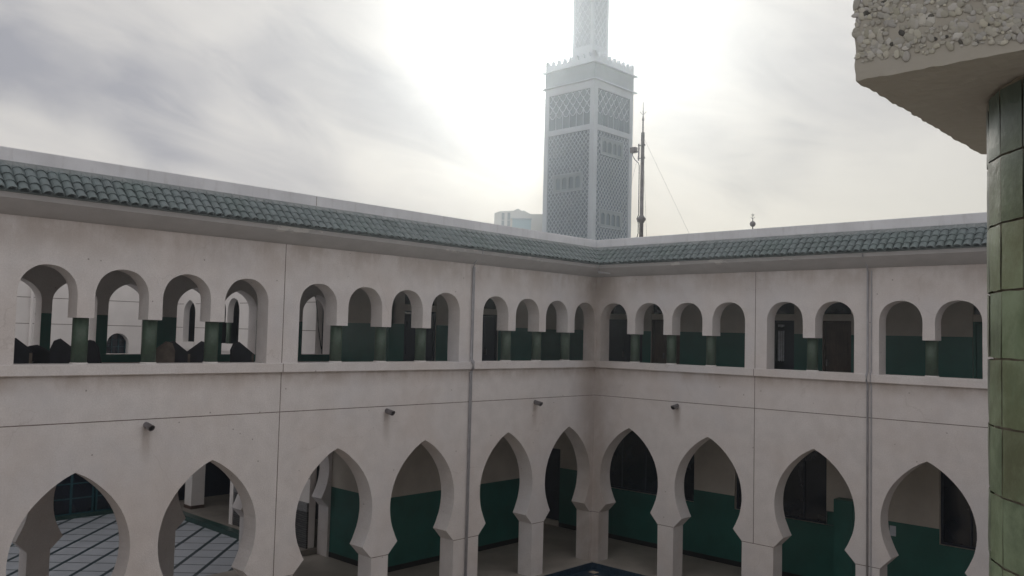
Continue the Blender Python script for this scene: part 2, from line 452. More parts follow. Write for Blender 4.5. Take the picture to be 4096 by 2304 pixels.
mapL = lambda d, t, z: (-t, -d, z)               # left wing, courtyard face x = 0
mapR = lambda d, t, z: (d, t, z)                 # right wing, courtyard face y = 0
XE = 13.869
mapE = lambda d, t, z: (XE+t, -d, z)             # near wing, courtyard face x = XE
mapO = lambda d, t, z: (-5.20+t, -d, z)          # left wing, outer face towards the rear courtyard
mapN = lambda d, t, z: (-d, -5.20+t, z)          # rear courtyard, side facing -y
mapWst = lambda d, t, z: (-13.4-t, -d, z)        # rear courtyard, far side facing +x

Z_CV, Z_NK, Z_AP = 1.5145, 1.272, 3.548
Z_SILL, Z_SILLB, Z_COL, Z_UAP, Z_WT = 5.223, 5.049, 5.948, 6.746, 7.442
LOWP = [(1.5145, .685), (1.62, .742), (1.73, .79), (1.84, .838), (1.95, .868), (2.06, .888), (2.18, .900), (2.30, .900), (2.42, .890), (2.54, .866), (2.66, .832),
        (2.78, .785), (2.90, .722), (3.02, .644), (3.12, .565), (3.22, .472), (3.32, .362), (3.40, .262), (3.47, .155), (3.515, .070), (3.548, 0)]
def hand(p, a=.004):
    n = noise.noise_vector(Vector((p[0]*5.1, p[1]*5.1, 3.3)))
    return (p[0]+n.x*a, p[1]+n.y*a)
def low_arch(c):
    p = [(c-.915, 0), (c-.915, Z_NK)] + [(c-h, z) for z, h in LOWP]
    p += [(c+h, z) for z, h in reversed(LOWP[:-1])] + [(c+.915, Z_NK), (c+.915, 0)]
    return [p[0]] + [hand(q) for q in p[1:-1]] + [p[-1]]
def low_wall(bm, M, d0, d1, cs, t0, t1, top=Z_SILLB):
    pts = [(d0, 0)]
    for c in cs: pts += low_arch(c)
    pts += [(d1, 0), (d1, top), (d0, top)]
    prism(bm, [pts], M, t0, t1)
HW = 0.4275
def up_arch(c, bl, br, hw=HW, sp=6.30, ap=Z_UAP):
    p = [(c-hw, bl)]
    n = 20
    for i in range(n+1):
        a = PI - PI*i/n
        ca_, sa_ = math.cos(a), math.sin(a)
        p.append(hand((c + hw*math.copysign(abs(ca_)**0.92, ca_), sp + (ap-sp)*sa_**0.94 if sa_ > 0 else sp), .007))
    p.append((c+hw, br))
    return p
def group_hole(cs, hw=HW, base=Z_SILL, col=Z_COL, sp=6.30, ap=Z_UAP):
    p = []
    for i, c in enumerate(cs):
        p += up_arch(c, base if i == 0 else col, base if i == len(cs)-1 else col, hw, sp, ap)
    return p
def up_wall(bm, M, d0, d1, groups, t0, t1, z0=Z_SILLB, z1=7.60, **kw):
    prism(bm, [[(d0, z0), (d1, z0), (d1, z1), (d0, z1)]] + [group_hole(g, **kw) for g in groups], M, t0, t1)

COLR = 0.118
bmc = bmesh.new(); lathe(bmc, [(0.0, 0), (COLR, 0), (COLR, Z_COL-Z_SILL), (0, Z_COL-Z_SILL)], seg=20, uvscale=2*PI*COLR)
col_mesh = None
bmp = bmesh.new(); lathe(bmp, [(0, 0), (COLR+.016, 0), (COLR+.016, .012), (COLR+.002, .022), (0, .022)], seg=20)
plinth_mesh = None
def columns(parent, M, groups, t):
    global col_mesh, plinth_mesh
    for g in groups:
        for a, b in zip(g[:-1], g[1:]):
            loc = M((a+b)/2, t, Z_SILL)
            if col_mesh is None:
                o = obj('column', bmc, MOSAIC, parent, smooth=False)
                for p in o.data.polygons: p.use_smooth = len(p.vertices) == 4
                col_mesh = o.data
                q = obj('plinth', bmp, REAR, None); plinth_mesh = q.data
            else:
                o = bpy.data.objects.new('column', col_mesh); COL.objects.link(o); o.parent = parent
                q = bpy.data.objects.new('plinth', plinth_mesh); COL.objects.link(q)
            base = Vector(parent['_base'])
            o.matrix_parent_inverse = Matrix.Identity(4)
            o.location = Vector(loc) - base
            q.parent = o

# wall geometry data
DL = 24.5          # length of the left wall
L_LOW = [1.03, 3.29, 5.89, 8.15, 10.77, 13.03, 15.67, 17.93, 20.57, 22.83]
L_UP = [[.473, 1.600, 2.703, 3.812], [5.396, 6.490, 7.588, 8.708], [10.226, 11.350, 12.440, 13.56], [15.10, 16.22, 17.33, 18.45], [20.0, 21.12, 22.23, 23.35]]
R_LOW = [1.13, 3.41, 6.01, 8.33, 10.75, 12.90]
R_UP = [[.590, 1.693, 2.798, 3.924], [5.322, 6.451], [7.822, 8.916], [10.20, 11.32, 12.43]]

# ------------------------------------------------------------------ ground and paving (setting)
bm = bmesh.new()
def ring(bm, x0, y0, x1, y1, z, hx0=None, hy0=None, hx1=None, hy1=None):
    if hx0 is None:
        f = bm.faces.new([bm.verts.new(p) for p in ((x0, y0, z), (x1, y0, z), (x1, y1, z), (x0, y1, z))]); return
    for a in ((x0, y0, x1, hy0), (x0, hy1, x1, y1), (x0, hy0, hx0, hy1), (hx1, hy0, x1, hy1)):
        bm.faces.new([bm.verts.new(p) for p in ((a[0], a[1], z), (a[2], a[1], z), (a[2], a[3], z), (a[0], a[3], z))])
ring(bm, -900, -900, 900, 900, -0.25)
struct('ground', bm, EARTH)
EDG = 0.115
bm = bmesh.new()      # walkway slab under the arcades, stops just in front of the piers
box(bm, (-5.20, -DL, -0.245), (EDG, 3.0, 0.0))
box(bm, (EDG, -EDG, -0.245), (XE, 3.0, 0.0))
struct('walkway', bm, STONE)
bm = bmesh.new()      # blue tiled edge and channel
box(bm, (EDG+.001, -DL, -0.24), (EDG+.022, -EDG-.022, -0.004))
box(bm, (EDG+.001, -EDG-.022, -0.24), (XE, -EDG-.001, -0.004))
box(bm, (EDG+.022, -DL, -0.24), (0.62, -EDG-.022, -0.16))
box(bm, (0.62, -0.62, -0.24), (XE, -EDG-.022, -0.16))
struct('blue_tiled_channel', bm, BLUET)
bm = bmesh.new()
box(bm, (0.62, -DL, -0.24), (XE, -0.62, -0.145))
box(bm, (0.30, -0.50, -0.158), (0.50, -0.32, -0.150))
struct('courtyard_floor', bm, PAVE)
bm = bmesh.new()
box(bm, (-13.4, -20, -0.245), (-5.20, -5.71, -0.004))
struct('rear_courtyard_floor', bm, COURT2)
bm = bmesh.new()
box(bm, (-18, -5.71, -0.245), (-5.2, -5.45, 0.146))
box(bm, (-14.1, -20, -0.245), (-13.4, -5.715, 0.045))
struct('kerb', bm, DGREEN)
bm = bmesh.new()
box(bm, (-18, -5.45, -0.245), (-5.21, 3.0, 0.15))
struct('rear_walkway', bm, STONE_D)

# ------------------------------------------------------------------ left wing
LW = thing('courtyard_wing', 'long white arcaded wing at left with wide green roof tiles and pointed lower arches', 'building', (-2.6, -12, 0))
RW = thing('courtyard_wing', 'white arcaded wing right of the corner, running towards the close green column', 'building', (7, 1.2, 0))
def part(name, fn, m, parent, smooth=False):
    bm = bmesh.new(); fn(bm); return obj(name, bm, m, parent, smooth)

part('lower_arcade_wall', lambda b: low_wall(b, mapL, -.43, DL, L_LOW, 0, .43), PLASTER, LW)
part('gallery_wall', lambda b: up_wall(b, mapL, -.38, DL, L_UP, 0, .38), PLASTER, LW)
columns(LW, mapL, L_UP, .19)
# outer side towards the rear courtyard
O_LOW = [c for c in L_LOW if c > 5.6]
O_UP = [g for g in L_UP if g[0] > 5]
part('lower_arcade_wall', lambda b: low_wall(b, mapO, 4.9, DL, O_LOW, 0, .44), PLASTER, LW)
OUTS = [c+.08 for g in O_UP for c in g]
def pointed_hole(c, hw, base, sp, ap):
    n = 9; pts = [(c-hw, base)]
    for i in range(n+1):
        a = (i/n)*R(72)
        pts.append((c-hw+hw*(1-math.cos(a))/(1-math.cos(R(72))), sp+(ap-sp)*math.sin(a)/math.sin(R(72))))
    rgt = [(2*c-x, z) for x, z in reversed(pts[:-1])]
    return pts+rgt
part('gallery_wall', lambda b: prism(b, [[(4.9, Z_SILLB), (DL, Z_SILLB), (DL, 7.60), (4.9, 7.60)]] + [pointed_hole(c, .445, Z_SILL, 6.30, 6.76) for c in OUTS], mapO, 0, .38), PLASTER, LW)
xs_ = [4.92] + sum([[c-.447, c+.447] for c in OUTS], []) + [DL]
for a_, c_ in zip(xs_[0::2], xs_[1::2]):
    part('green_dado', lambda b: mbox(b, mapO, a_, c_, .38, .384, Z_SILL, 6.055), DADO, LW)
part('green_dado', lambda b: mbox(b, mapO, 4.92, DL, .38, .384, 4.44, Z_SILL-.001), DADO, LW)
# floors and ceilings
part('floor_slab', lambda b: box(b, (-4.76, -DL, 4.0), (-.43, -4.9, 4.31)), PLASTER_IN, LW)
def slabs(b):
    box(b, (-5.2, -DL, 7.28), (-.38, -.02, 7.60)); box(b, (-5.2, .02, 7.28), (-2.8, 2.6, 7.60))
part('roof_slab', slabs, PLASTER_IN, LW)
part('floor_slab', lambda b: box(b, (-2.6, -4.9, 4.0), (-.43, .43, 4.31)), PLASTER_IN, LW)

def wall_rects(openings, d0, d1, z0, z1):
    """solid rectangles of a wall with rectangular openings (da, db, za, zb)"""
    out_ = []
    op = sorted(openings)
    d = d0
    for (a, b, za, zb) in op:
        if a > d: out_.append((d, a, z0, z1))
        if za > z0: out_.append((a, b, z0, za))
        if zb < z1: out_.append((a, b, zb, z1))
        d = b
    if d < d1: out_.append((d, d1, z0, z1))
    return out_

def inner_wall(parent, M, d0, d1, t, op_low, op_up):
    def f(b):
        for (a, c, z0, z1) in wall_rects(op_low, d0, d1, 0.0, 4.0) + wall_rects(op_up, d0, d1, 4.31, 7.28):
            mbox(b, M, a, c, t, t+.2, z0, z1)
    part('inner_wall', f, PLASTER_IN, parent)
    for ops, zf, zt in ((op_low, 0.0, 1.795), (op_up, 4.31, 6.055)):
        dd = d0
        pieces = []
        for (a, c, za, zb) in sorted(ops) + [(d1, d1, zf, 9)]:
            if za < zf+.2:
                pieces.append((dd, a, [o for o in ops if o[0] >= dd and o[1] <= a and o[2] < zt])); dd = c
        for (pa, pc, hs) in pieces:
            if pc-pa < .02: continue
            lp = [(pa, zf+.13), (pc, zf+.13), (pc, zt)]
            for h in sorted(hs, reverse=True): lp += [(h[1], zt), (h[1], h[2]), (h[0], h[2]), (h[0], zt)]
            lp += [(pa, zt)]
            part('green_dado', lambda b: prism(b, [lp], M, t-.004, t), DADO, parent)
            part('skirting', lambda b: mbox(b, M, pa, pc, t-.012, t, zf, zf+.13), SKIRT, parent)

def window(parent, M, a, c, z0, z1, t, nx=3, glass=GLASSD, frame=NAVY):
    def f(b):
        w = .05
        mbox(b, M, a, a+w, t, t+.07, z0, z1); mbox(b, M, c-w, c, t, t+.07, z0, z1)
        mbox(b, M, a+w, c-w, t, t+.07, z0, z0+w); mbox(b, M, a+w, c-w, t, t+.07, z1-w, z1)
        for i in range(1, nx):
            x = a + (c-a)*i/nx
            mbox(b, M, x-.02, x+.02, t+.005, t+.06, z0+w, z1-w)
    o = part('window', f, frame, parent)
    bm = bmesh.new(); mbox(bm, M, a+.05, c-.05, t+.03, t+.04, z0+.05, z1-.05)
    g = obj('pane', bm, glass); sub(g, o)
    return o

def door(parent, M, a, c, z0, t, zt=6.39, ztr=7.0, m=NAVY, leaves=2, handle=True):
    """door with a pale lintel band and a dark transom light over it"""
    def f(b):
        w = .05
        mbox(b, M, a, a+w, t, t+.12, z0, zt); mbox(b, M, c-w, c, t, t+.12, z0, zt); mbox(b, M, a+w, c-w, t, t+.12, zt-w, zt)
        lw = (c-a-2*w)/leaves
        for i in range(leaves):
            p0 = a+w+i*lw+.004; p1 = a+w+(i+1)*lw-.004
            mbox(b, M, p0, p1, t+.05, t+.09, z0+.01, zt-w-.005)
            h = (zt-z0-.2)
            for k0, k1 in ((.06, .42), (.50, .94)):
                mbox(b, M, p0+.07, p1-.07, t+.035, t+.05, z0+.05+h*k0, z0+.05+h*k1)
    o = part('door', f, m, parent)
    if handle:
        bm = bmesh.new(); x = (a+c)/2 if leaves == 2 else a+.16
        mbox(bm, M, x-.015-.06, x+.015-.06, t-.02, t+.05, z0+.98, z0+1.14)
        sub(obj('handle', bm, METAL), o)
    part('door_lintel', lambda b: mbox(b, M, a, c, t+.004, t+.16, zt+.002, zt+.16), PLASTER_IN, parent)
    bm = bmesh.new(); mbox(bm, M, a, c, t+.08, t+.10, zt+.16, ztr)
    obj('transom_pane', bm, GLASSD, parent)
    return o

# left wing inner wall x=-2.6 (d = -y), closed rooms behind for d < 4.9
up_doors_L = [(-1.50, -.95, 4.31, 7.0), (.98, 1.98, 4.31, 7.0), (2.70, 4.30, 4.31, 7.0)]
inner_wall(LW, mapL, -0.35, 4.9, 2.6, [], [(1.05, 2.05, 4.31, 7.0), (3.35, 4.42, 4.31, 7.0)])
door(LW, mapL, 1.05, 2.05, 4.31, 2.63)
door(LW, mapL, 3.35, 4.42, 4.31, 2.63)
# cross wall at y=-4.9 closing the rooms, painted the same way
mapX = lambda d, t, z: (-d, -4.9+t, z)
def cross(b):
    mbox(b, mapX, 2.6, 5.2, 0.0, .18, 0, 4.0); mbox(b, mapX, 2.6, 5.2, 0.0, .18, 4.31, 7.28)
part('inner_wall', cross, PLASTER_IN, LW)
part('green_dado', lambda b: mbox(b, mapX, 2.6, 4.76, -.004, 0, .13, 1.795), DADO, LW)
part('green_dado', lambda b: mbox(b, mapX, 2.6, 4.80, -.004, 0, 4.44, 6.055), DADO, LW)
part('skirting', lambda b: mbox(b, mapX, 2.6, 4.76, -.012, 0, 0, .13), SKIRT, LW)

# right wing
part('lower_arcade_wall', lambda b: low_wall(b, mapR, 0, XE, R_LOW, 0, .43), PLASTER, RW)
part('gallery_wall', lambda b: up_wall(b, mapR, 0, XE, R_UP, 0, .38), PLASTER, RW)
columns(RW, mapR, R_UP, .19)
part('floor_slab', lambda b: box(b, (-5.2, .43, 4.0), (XE, 2.4, 4.31)), PLASTER_IN, RW)
part('roof_slab', lambda b: box(b, (-2.8, .38, 7.28), (XE, 2.6, 7.60)), PLASTER_IN, RW)
part('end_wall', lambda b: box(b, (-5.3, 0, 0), (-5.2, 2.6, 7.6)), PLASTER_IN, RW)
lowops = [(-4.6, -3.14, .15, 2.36), (-1.7, 1.60, 1.455, 3.2), (2.82, 5.27, 1.455, 3.2), (7.83, 10.3, 1.455, 3.2)]
upops = [(-1.45, -.16, 4.31, 7.0), (.13, 1.09, 4.31, 7.0), (3.30, 4.42, 4.31, 7.0), (5.15, 5.857, 4.31, 7.0), (8.52, 9.6, 4.31, 7.0), (11.0, 12.0, 4.31, 7.0)]
inner_wall(RW, mapR, -5.2, XE, 2.4, lowops, upops)
window(RW, mapR, -1.7, 1.60, 1.455, 3.2, 2.50, 4)
window(RW, mapR, 2.82, 5.27, 1.455, 3.2, 2.50, 4)
window(RW, mapR, 7.83, 10.3, 1.455, 3.2, 2.50, 4)
door(RW, mapR, -4.6, -3.14, .15, 2.43, 2.36, 2.37)
door(RW, mapR, -1.45, -.16, 4.31, 2.43)
door(RW, mapR, .13, 1.09, 4.31, 2.43, m=WOOD)
door(RW, mapR, 5.15, 5.857, 4.31, 2.43, m=WOOD, leaves=1)
door(RW, mapR, 8.52, 9.6, 4.31, 2.43, m=DADO)
door(RW, mapR, 11.0, 12.0, 4.31, 2.43)
part('rear_wall', lambda b: (box(b, (-5.3, 4.2, 0), (XE+3, 4.4, 8.2)), box(b, (-5.3, 2.6, 7.6), (XE+3, 4.2, 7.8)), box(b, (-5.3, 2.6, 0), (-5.2, 4.2, 7.6)), box(b, (-5.2, 2.6, 4.0), (XE, 4.2, 4.31))), NAVY, RW)  # unseen closing shell against light leaks, coloured dark for the unlit rooms
# half open doorway with a white curtain
def opendoor(b):
    mbox(b, mapR, 3.30, 3.35, 2.43, 2.55, 4.31, 6.39); mbox(b, mapR, 4.37, 4.42, 2.43, 2.55, 4.31, 6.39); mbox(b, mapR, 3.35, 4.37, 2.43, 2.55, 6.34, 6.39)
    mbox(b, mapR, 4.12, 4.37, 2.48, 2.52, 4.32, 6.34); mbox(b, mapR, 3.35, 3.86, 2.48, 2.52, 4.32, 6.34)
    mbox(b, mapR, 3.86, 4.12, 2.90, 2.92, 4.31, 6.34)
od = part('door', opendoor, NAVY, RW); od['label'] = 'half open dark door with a strip of white curtain'
bm = bmesh.new(); mbox(bm, mapR, 3.30, 4.42, 2.51, 2.53, 6.55, 7.0); obj('transom_pane', bm, GLASSD, RW)
part('door_lintel', lambda b: mbox(b, mapR, 3.30, 4.42, 2.404, 2.56, 6.392, 6.55), PLASTER_IN, RW)
bm = bmesh.new()
for k in range(12):
    x0 = 3.89 + k*.0175
    mbox(bm, mapR, x0, x0+.0155, 2.60+.02*math.sin(k*1.9), 2.615+.02*math.sin(k*1.9), 5.36+.012*math.sin(k*2.3), 6.13)
    if k % 2 == 0: mbox(bm, mapR, x0, x0+.03, 2.60, 2.61, 6.23+.01*math.sin(k), 6.28+.012*math.cos(k*3))
tag(obj('curtain', bm, CURT), 'narrow white curtain strip hanging in the dark upper doorway', 'curtain')
# green painted tall cabinet in the lower corridor
cab = thing('cabinet', 'tall dark green cabinet standing against the lower corridor wall behind the third right arch', 'cabinet', (6.05, 2.2, 0))
bm = bmesh.new(); box(bm, (5.59, 2.06, 0.0), (6.50, 2.388, 2.17)); obj('body', bm, DADO, cab)
for k in range(2):
    bm = bmesh.new(); box(bm, (5.61+k*.445, 2.045, .06), (6.045+k*.445-.01, 2.06, 2.13)); obj('cabinet_door', bm, DADO, cab)
bm = bmesh.new(); box(bm, (6.02, 2.03, 1.0), (6.03, 2.045, 1.15)); obj('handle', bm, METAL, cab)
# small glass notice box next to it
nb = thing('notice_case', 'small thin framed notice case on the green dado beside the dark window', 'notice case', (5.42, 2.38, 1.6))
bm = bmesh.new()
for a in ((5.29, 5.30, 1.47, 1.80), (5.52, 5.53, 1.47, 1.80), (5.30, 5.52, 1.79, 1.80), (5.30, 5.52, 1.47, 1.48)): box(bm, (a[0], 2.36, a[2]), (a[1], 2.394, a[3]))
obj('frame', bm, METAL, nb)
bm = bmesh.new(); box(bm, (5.30, 2.385, 1.48), (5.52, 2.392, 1.79)); obj('back_panel', bm, DADO, nb)
# paper notice
bm = bmesh.new(); box(bm, (6.76, 2.39, 1.47), (6.90, 2.394, 1.70))
tag(obj('paper_notice', bm, WHITEP), 'pale sheet of paper stuck on the green dado behind the rightmost lower arch', 'notice')

# ledge, cornice, eave tiles, parapet of both courtyard wings
def sweep(bm, prof, which, caps=True):
    """profile [(p, z)] p = distance in front of the wall; mitred at the inner corner"""
    if which == 'L': st = [lambda p, z: (p, -DL, z), lambda p, z: (p, -p, z)]
    else: st = [lambda p, z: (p, -p, z), lambda p, z: (XE, -p, z)]
    # long runs are cut in pieces so that the surface can be slightly uneven
    N = 60
    rings = []
    for i in range(N+1):
        t = i/N
        ring_ = []
        for (p, z) in prof:
            a = Vector(st[0](p, z)); b = Vector(st[1](p, z)); v = a.lerp(b, t)
            ring_.append(bm.verts.new(v))
        rings.append(ring_)
    n = len(prof)
    for i in range(N):
        for k in range(n):
            l = (k+1) % n
            bm.faces.new((rings[i][k], rings[i][l], rings[i+1][l], rings[i+1][k]))
    bm.faces.new(rings[0]); bm.faces.new(list(reversed(rings[-1])))
cove_prof = [(-.05, 7.50)] + [(.004+.296*i/8, 7.442+.205*((i/8)**1.25)) for i in range(9)] + [(.312, 7.655), (.315, 7.736), (-.05, 7.736)]
bed_prof = [(-.15, 7.7365), (.33, 7.7365), (.352, 7.755), (.25, 7.872), (-.02, 8.15), (-.145, 8.262), (-.15, 8.262)]
par_prof = [(-.15, 7.60), (-.15, 8.452), (-.158, 8.466), (-.40, 8.48), (-.40, 7.60)]
ledge_prof = [(-.01, Z_SILLB), (.055, Z_SILLB), (.060, Z_SILLB+.008), (.060, Z_SILL-.010), (.054, Z_SILL-.002), (-.01, Z_SILL-.002)]
for w_, par in (('L', LW), ('R', RW)):
    part('ledge', lambda b: sweep(b, ledge_prof, w_), PLASTER, par)
    part('cornice', lambda b: sweep(b, cove_prof, w_), COVE, par)
    part('parapet', lambda b: sweep(b, par_prof, w_), PARAPET, par)
    part('eave_bed', lambda b: sweep(b, bed_prof, w_), ROOFT, par)

def roof_tiles(bm, which, length, pitch_):
    """four courses of overlapping barrel tiles on the 45 degree eave"""
    top = Vector((-.15, 8.245)); bot = Vector((.385, 7.752))
    sl = (bot-top)
    n = int(length/pitch_)
    rows = 4
    seg = 7
    for i in range(n):
        d = (i+.5)*pitch_
        for j in range(rows):
            f0, f1 = j/rows - .06, (j+1)/rows + (.03 if j < rows-1 else .012)
            f0 = max(f0, .012)
            a = top + sl*f0; b = top + sl*f1
            pm = (a.x+b.x)/2
            if d < pm + .02: continue
            jd = random.uniform(-.006, .006); tw = random.uniform(-.006, .006); lift = random.uniform(0, .006)
            r0, r1 = (.064, .079) if j else (.020, .078)           # narrower upslope, wider at the nose
            nrm = Vector((-sl.y, sl.x)).normalized()
            if nrm.y < 0: nrm = -nrm
            A, B, C2, D2 = [], [], [], []
            for k in range(seg+1):
                th = PI*k/seg
                for (q, r, off, lst, dj) in ((a, r0, .000+lift, A, jd-tw), (b, r1, .010+lift, B, jd+tw), (b, r1-.012, .010+lift, C2, jd+tw), (a, r0-.012, 0+lift, D2, jd-tw)):
                    q2 = q + nrm*(r*math.sin(th)*.80 + off)
                    dd = d + dj + r*math.cos(th)
                    P = (q2.x, -dd, q2.y) if which == 'L' else (dd, -q2.x, q2.y)
                    lst.append(bm.verts.new(P))
            for k in range(seg):
                bm.faces.new((A[k], A[k+1], B[k+1], B[k]))
                bm.faces.new((B[k], B[k+1], C2[k+1], C2[k]))
                bm.faces.new((C2[k], C2[k+1], D2[k+1], D2[k]))
bm = bmesh.new(); roof_tiles(bm, 'L', DL, .161); t1 = obj('eave_tiles', bm, ROOFT, LW)
bm = bmesh.new(); roof_tiles(bm, 'R', XE, .1625); t2 = obj('eave_tiles', bm, ROOFT, RW)

# expansion joints: thin dark lines, 2 mm proud
JW = .007
def jline(b, M, d0, z0, d1, z1, p=-.002, w=JW):
    if abs(d1-d0) < 1e-6: mbox(b, M, d0-w, d0+w, p, .01, z0, z1)
    else: mbox(b, M, d0, d1, p, .01, z0-w, z0+w)
def necks(b, M, cs, ends):
    xs = [ends[0]] + sum([[c-.915, c+.915] for c in cs], []) + [ends[1]]
    for a, c in zip(xs[0::2], xs[1::2]): jline(b, M, a, Z_NK, c, Z_NK)
def jl(b):
    jline(b, mapL, .0, 4.316, DL, 4.316)
    for d in (9.475, 19.25):
        jline(b, mapL, d, Z_NK, d, 4.316-JW); jline(b, mapL, d, 4.316+JW, d, Z_SILLB); jline(b, mapL, d, Z_SILL, d, Z_WT)
        mbox(b, mapL, d-JW, d+JW, -.0625, -.055, Z_SILLB+.01, Z_SILL-.012)
    necks(b, mapL, L_LOW, (.0, DL))
part('expansion_joint', jl, JOINT, LW)
part('parapet_joint', lambda b: box(b, (-.152, -8.755, 8.27), (-.147, -8.745, 8.45)), JOINT, LW)
def jr(b):
    jline(b, mapR, .003, 4.316, XE, 4.316)
    for d in (4.61, 9.7):
        jline(b, mapR, d, Z_NK+JW, d, 4.316-JW); jline(b, mapR, d, 4.316+JW, d, Z_SILLB); jline(b, mapR, d, Z_SILL, d, Z_WT)
        mbox(b, mapR, d-JW, d+JW, -.0625, -.055, Z_SILLB+.01, Z_SILL-.012)
    necks(b, mapR, R_LOW, (.003, XE))
part('expansion_joint', jr, JOINT, RW)
# downpipes
def dp(b, P, top=True):
    tube(b, [P(.035, 0.0), P(.035, Z_SILLB-.06), P(.10, Z_SILLB+.03), P(.10, Z_SILL-.03), P(.035, Z_SILL+.06), P(.035, 7.36), P(.08, 7.47), P(.20, 7.60), P(.325, 7.68), P(.325, 7.78)], .021, 8)
o = part('downpipe', lambda b: dp(b, lambda p, z: (p, -4.62, z)), GREY, LW, True)
o = part('downpipe', lambda b: dp(b, lambda p, z: (7.175, -p, z)), GREY, RW, True)
# second thin conduit beside each pipe
part('conduit', lambda b: tube(b, [(.014, -4.555, 0.0), (.014, -4.555, Z_SILLB-.05), (.075, -4.555, Z_SILLB+.02), (.075, -4.555, Z_SILL), (.014, -4.555, Z_SILL+.05), (.014, -4.555, 7.38)], .012, 6), GREY, LW)
part('conduit', lambda b: tube(b, [(7.245, -.014, 0.0), (7.245, -.014, Z_SILLB-.05), (7.245, -.075, Z_SILLB+.02), (7.245, -.075, Z_SILL), (7.245, -.014, Z_SILL+.05), (7.245, -.014, 7.38)], .012, 6), GREY, RW)
# rain spouts: short open pipes sticking out and slightly down
def spout(P, par):
    bm = bmesh.new()
    n = 12; r, ri = .052, .043
    def rg(out_, z, rr, slant=0): return [bm.verts.new(P(out_+slant*math.sin(2*PI*k/n), rr*math.cos(2*PI*k/n), z+rr*math.sin(2*PI*k/n))) for k in range(n)]
    A = rg(-.02, 4.225, r); B = rg(.21, 4.185, r, .03); C_ = rg(.21, 4.185, ri, .03); D = rg(.02, 4.215, ri)
    for X, Y in ((A, B), (B, C_), (C_, D)):
        for k in range(n):
            l = (k+1) % n; bm.faces.new((X[k], X[l], Y[l], Y[k]))
    bm.faces.new(D)
    o = obj('rain_spout', bm, METAL, par)
    return o
for d in (2.367, 6.963, 11.96, 16.7, 21.6): spout(lambda p, s, z, d=d: (p, -d+s, z), LW)
for d in (2.559, 9.0+2.6): spout(lambda p, s, z, d=d: (d+s, -p, z), RW)

# ------------------------------------------------------------------ things on and in the wings
cc = thing('security_camera', 'small pale bullet camera under the eave in the inner corner', 'security camera', (.22, -.16, 7.55))
bm = bmesh.new(); tube(bm, [(.20, -.185, 7.575), (.55, -.12, 7.555)], .045, 12); obj('housing', bm, CAMW, cc, True)
bm = bmesh.new(); tube(bm, [(.195, -.186, 7.575), (.17, -.19, 7.576)], .030, 12); obj('lens', bm, GLASSD, cc, True)
bm = bmesh.new(); tube(bm, [(.50, -.13, 7.555), (.56, -.05, 7.53), (.60, -.002, 7.50)], .018, 8); obj('bracket', bm, CAMW, cc, True)
bm = bmesh.new(); box(bm, (.10, -.20, 7.54), (.16, -.13, 7.61)); obj('junction_box', bm, CAMW, cc)

bm = bmesh.new()
tube(bm, [(-4.70, -5.66, 6.72), (-4.70, -5.63, 6.65), (-4.70, -5.58, 6.35), (-4.70, -5.545, 6.10), (-4.70, -5.51, 5.85), (-4.70, -5.475, 5.65), (-4.70, -5.41, 5.36)], .012, 6)
tag(obj('cable', bm, BLACKC), 'black cable dangling in the upper gallery opening left of the thin left drainpipe', 'cable')

# dark gable-ended wooden racks stacked in the upper left gallery
def make_rack():
    r = thing('wooden_rack', 'x', 'rack', (0, 0, 0), 'dark slope-topped wooden racks in the upper left gallery')
    w, dp_, h = .36, .46, .98
    def gable(b, y):
        prism(b, [[(-w/2, 0), (w/2, 0), (w/2, h), (-w/2+.09, 1.20), (-w/2+.02, 1.17), (-w/2-.03, 1.04)]], lambda d, t, z: (d, y+t, z), 0, .03)
    for y in (-dp_/2, dp_/2-.03):
        bm = bmesh.new(); gable(bm, y); obj('end_panel', bm, DWOOD, r)
    for z in (.18, .5, .82):
        bm = bmesh.new(); box(bm, (-w/2+.01, -dp_/2+.03, z), (w/2-.01, dp_/2-.03, z+.02)); obj('shelf', bm, DWOOD, r)
    bm = bmesh.new(); box(bm, (w/2-.04, -dp_/2-.012, 0), (w/2, -dp_/2, h)); obj('edge_strip', bm, EWOOD, r)
    return r
rack0 = make_rack()
racks = [  # x, y, rotation, scale, tilt, label
    (-1.5, -13.44, 68, 1.07, 0, 'dark slope-topped wooden rack at the left edge of the leftmost upper arch'),
    (-1.9, -12.98, 68, .965, 3, 'low dark wooden rack between the two taller ones in the leftmost upper arch'),
    (-1.5, -12.74, 68, 1.07, 0, 'dark slope-topped wooden rack at the right side of the leftmost upper arch'),
    (-1.8, -12.06, 245, 1.06, 13, 'dark wooden rack leaning over in the second upper arch from the left'),
    (-1.5, -11.08, 250, 1.05, 0, 'brownish slope-topped rack just right of the second green column'),
    (-1.5, -10.74, 66, 1.06, 0, 'dark rack sloping down rightward, left of the pair in the third upper arch'),
    (-1.5, -10.40, 246, 1.06, 0, 'dark rack sloping up rightward, right of the pair in the third upper arch'),
    (-1.5, -9.43, 66, 1.06, 0, 'dark slope-topped rack alone in the fourth upper arch from the left')]
def copy_tree(o, parent=None):
    c = o.copy(); COL.objects.link(c)
    if parent is not None: c.parent = parent
    for ch in list(o.children): copy_tree(ch, c)
    return c
allr = [rack0] + [copy_tree(rack0) for _ in racks[1:]]
for r, (x, y, a, s, tl, lab) in zip(allr, racks):
    r.location = (x, y, 4.31); r.rotation_euler = (0, R(tl), R(a)); r.scale = (s*(1.75 if s < 1 else 1), s, s); r['label'] = lab
for ch in allr[4].children:
    if ch.type == 'MESH' and ch.name.startswith('end_panel'):
        ch.data = ch.data.copy(); ch.data.materials[0] = EWOOD

